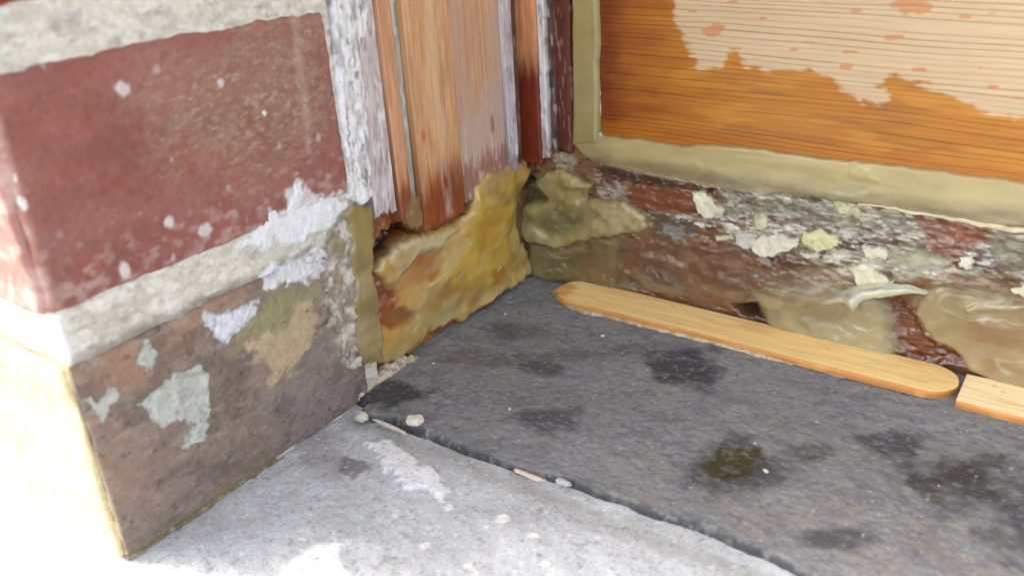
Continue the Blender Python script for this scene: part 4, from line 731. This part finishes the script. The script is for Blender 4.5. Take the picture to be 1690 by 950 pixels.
# ---------------------------------------------------------------- wooden craft sticks
def stick(x0, x1, yc0, yc1, half, z, label, cuts, rgb, th=2.5, wave=.6):
    n = 260; xs = np.linspace(0, 1, n); L = x1 - x0; o = []
    for a in xs:
        s = a * L; wv = half * (1 - .035 * math.cos(a * math.pi * 4) * wave)
        if cuts[0] and s < half: wv *= math.sqrt(max(0, 1 - ((half - s) / half) ** 2))
        if cuts[1] and L - s < half: wv *= math.sqrt(max(0, 1 - ((half - L + s) / half) ** 2))
        o.append((s, max(wv, .05)))
    rows = [(-1, 0), (-1, .35), (-1, th - .35), (-.975, th - .08), (-.94, th)] + [(q, th) for q in np.linspace(-.85, .85, 22)] + [(.94, th), (.975, th - .08), (1, th - .35), (1, .35), (1, 0)]
    V = []; C = []
    for s, wv in o:
        yc = yc0 + (yc1 - yc0) * s / L
        for r, h in rows:
            e = np.interp(min(s, L - s), [0, 1.2], [.3, 0]) if (cuts[0] and s < 2) or (cuts[1] and L - s < 2) else 0
            V.append((x0 + s, yc + r * wv, z + h - e * (h > 1)))
            C.append((c(206, 140, 72) if h < th - .04 else rgb) * (1 - (.25 if h < .5 else 0)))
    V = np.array(V); C = np.array(C); C *= (1 + .05 * fbm(V, (30, 2, 2), 3, 991) + .04 * fbm(V, (60, .7, 1), 2, 992))[:, None]
    if cuts[0]: paint(C, .8 * ss(x0 + 8 + 3 * fbm(V, (8, 4, 4), 2, 993) - V[:, 0] , -3, 4) * (V[:, 1] < yc0 + 4), c(206, 136, 52))
    paint(C, .5 * ss(fbm(V, (14, 3, 3), 3, 994), .3, .8), c(238, 188, 114))
    paint(C, .35 * ss(fbm(V, (20, 8, 8), 3, 995), .1, .7), c(228, 174, 102)); paint(C, .5 * ss(fbm(V, (3, .8, 2), 2, 996), .85, 1.1), c(150, 100, 54))
    k = len(rows); F = grid_faces(n, k)[:, ::-1].tolist()
    F += [[i * k + k - 1, (i + 1) * k + k - 1, (i + 1) * k, i * k] for i in range(n - 1)]; F += [list(range(k))[::1], [(n - 1) * k + j for j in range(k)][::-1]]
    return props(mk('craft_stick', V, F, C, None, m_stick, smooth=True), label, 'stick', 'flat wooden sticks along the back of the sill')
stick(16.8, 167.6, 187.9, 186.6, 9.7, .35, 'whole flat wooden stick with rounded ends lying on the dark sill', (1, 1), c(248, 212, 142))
stick(168.6, 262, 185.4, 186.6, 9.6, .35, 'paler square-cut wooden stick at the right, butted against the whole one', (0, 1), c(250, 226, 176))
tip = [[12.6, 189], [14, 194], [17.5, 196], [19, 189], [22, 184], [29, 179], [38, 176.2], [46, 176.2], [46, 177.4], [36, 179], [27, 180], [20, 183], [15.5, 186]]
props(patch('gel_smear', 'sill', [[13.6, 187], [14.4, 192], [17, 196.5], [24, 190], [30, 182], [50, 180], [96, 179.4], [118, 179.2], [118, 177.2], [96, 177.0], [70, 176.9], [44, 176.6], [36, 175.6], [27, 178], [19, 181.5]], -.1, 1.5, m_gel, flat(c(206, 178, 130), .14, 3), None, .35, .4, 3, 1.6, 61, .3, 3, .5, None, lambda u, v, d: .8 + 0 * u), 'clear tan gel squeezed out round the left tip of the whole stick', 'filler', 'gel filler smears')
# ---------------------------------------------------------------- crumbs, grit and slivers
def crumb(name, x, y, z, sx, sy, sz, rgb, label, cat, rot=0., seed=0, mat=None):
    import bmesh
    bm = bmesh.new(); bmesh.ops.create_icosphere(bm, subdivisions=3, radius=1); V = np.array([v.co[:] for v in bm.verts]); F = [[v.index for v in f.verts] for f in bm.faces]; bm.free()
    V *= (1 + .38 * fbm(V + seed * 7, .8, 3, seed))[:, None]; V = np.sign(V) * np.abs(V) ** .85
    V *= (sx, sy, sz); ca, sa = math.cos(rot), math.sin(rot); V = np.c_[V[:, 0] * ca - V[:, 1] * sa, V[:, 0] * sa + V[:, 1] * ca, V[:, 2]] + (x, y, z)
    C = np.tile(rgb, (len(V), 1)) * (1 + .12 * fbm(V, 1, 2, seed))[:, None]
    return props(mk(name, V, F, C, None, mat or m_mortar, None), label, cat)
W = c(206, 200, 190)
for k in range(12):
    bx, by = random.choice([(random.uniform(4, 60), random.uniform(100, 172)), (random.uniform(20, 175), random.uniform(95, 174)), (random.uniform(4, 25), random.uniform(110, 180))])
    rr = random.uniform(.25, .6); o = crumb('mortar_crumb', bx, by, .25, rr * 1.4, rr, rr * .7, random.choice([c(206, 200, 190), c(176, 166, 150), c(150, 130, 108)]), 'tiny pale crumb scattered on the dark stone sill', 'crumb', random.random() * 3, 40 + k); o['group'] = 'tiny crumbs on the sill'
q = {i: T['cr%02d' % i][0] for i in range(17)}
crumb('mortar_crumb', q[0][0], q[0][1] - .6, -.6, 2.6, 1.9, 1.6, W, 'white mortar crumb at the left corner of the sill edge', 'crumb', .2, 3)
crumb('paint_sliver', q[2][0] + 1, q[2][1] - .8, -.6, 8.5, .75, .6, c(200, 192, 180), 'long off-white sliver along the sill edge at the left', 'sliver', -.02, 4)
crumb('mortar_crumb', q[3][0], q[3][1] + .6, .4, 2.9, 2.2, 1.5, c(214, 206, 192), 'largest pale mortar crumb sitting on the sill edge', 'crumb', .4, 5)
crumb('paint_sliver', q[6][0] - .5, q[6][1] - 1.2, -.7, 5.2, .8, .6, c(204, 190, 172), 'short cream sliver on the middle of the sill edge', 'sliver', .04, 6)
crumb('mortar_crumb', q[8][0], q[8][1] - .6, -.4, 2.6, 1.1, .8, c(176, 174, 172), 'grey crumb cluster right of the short cream sliver', 'crumb', .1, 7)
crumb('gel_crumb', q[9][0], q[9][1] + .9, .6, 4.6, 1.3, 1.0, c(206, 188, 150), 'cream crumb of filler under the front edge of the stick', 'crumb', .0, 8)
def gr(u, v, d):
    C = flat(c(172, 160, 142), .3, 1.6, 5)(u, v, d); paint(C, .8 * ss(fbm(np.c_[u, v, 0 * u], 2, 3, 6), .0, .5), c(204, 194, 178)); return C
props(patch('mortar_grit', 'sill', [[-7, 84], [-6, 96], [-5.5, 106], [-4.5, 112], [.5, 116], [1.0, 110], [-.3, 102], [.8, 94], [0, 86], [-3, 82]], -.5, 2.3, m_mortar, gr, None, .35, 1.2, 3, 1.6, 71, .9, 1.8, 1.0), 'ragged line of pale mortar grit below the gel at the brick end', 'grit')
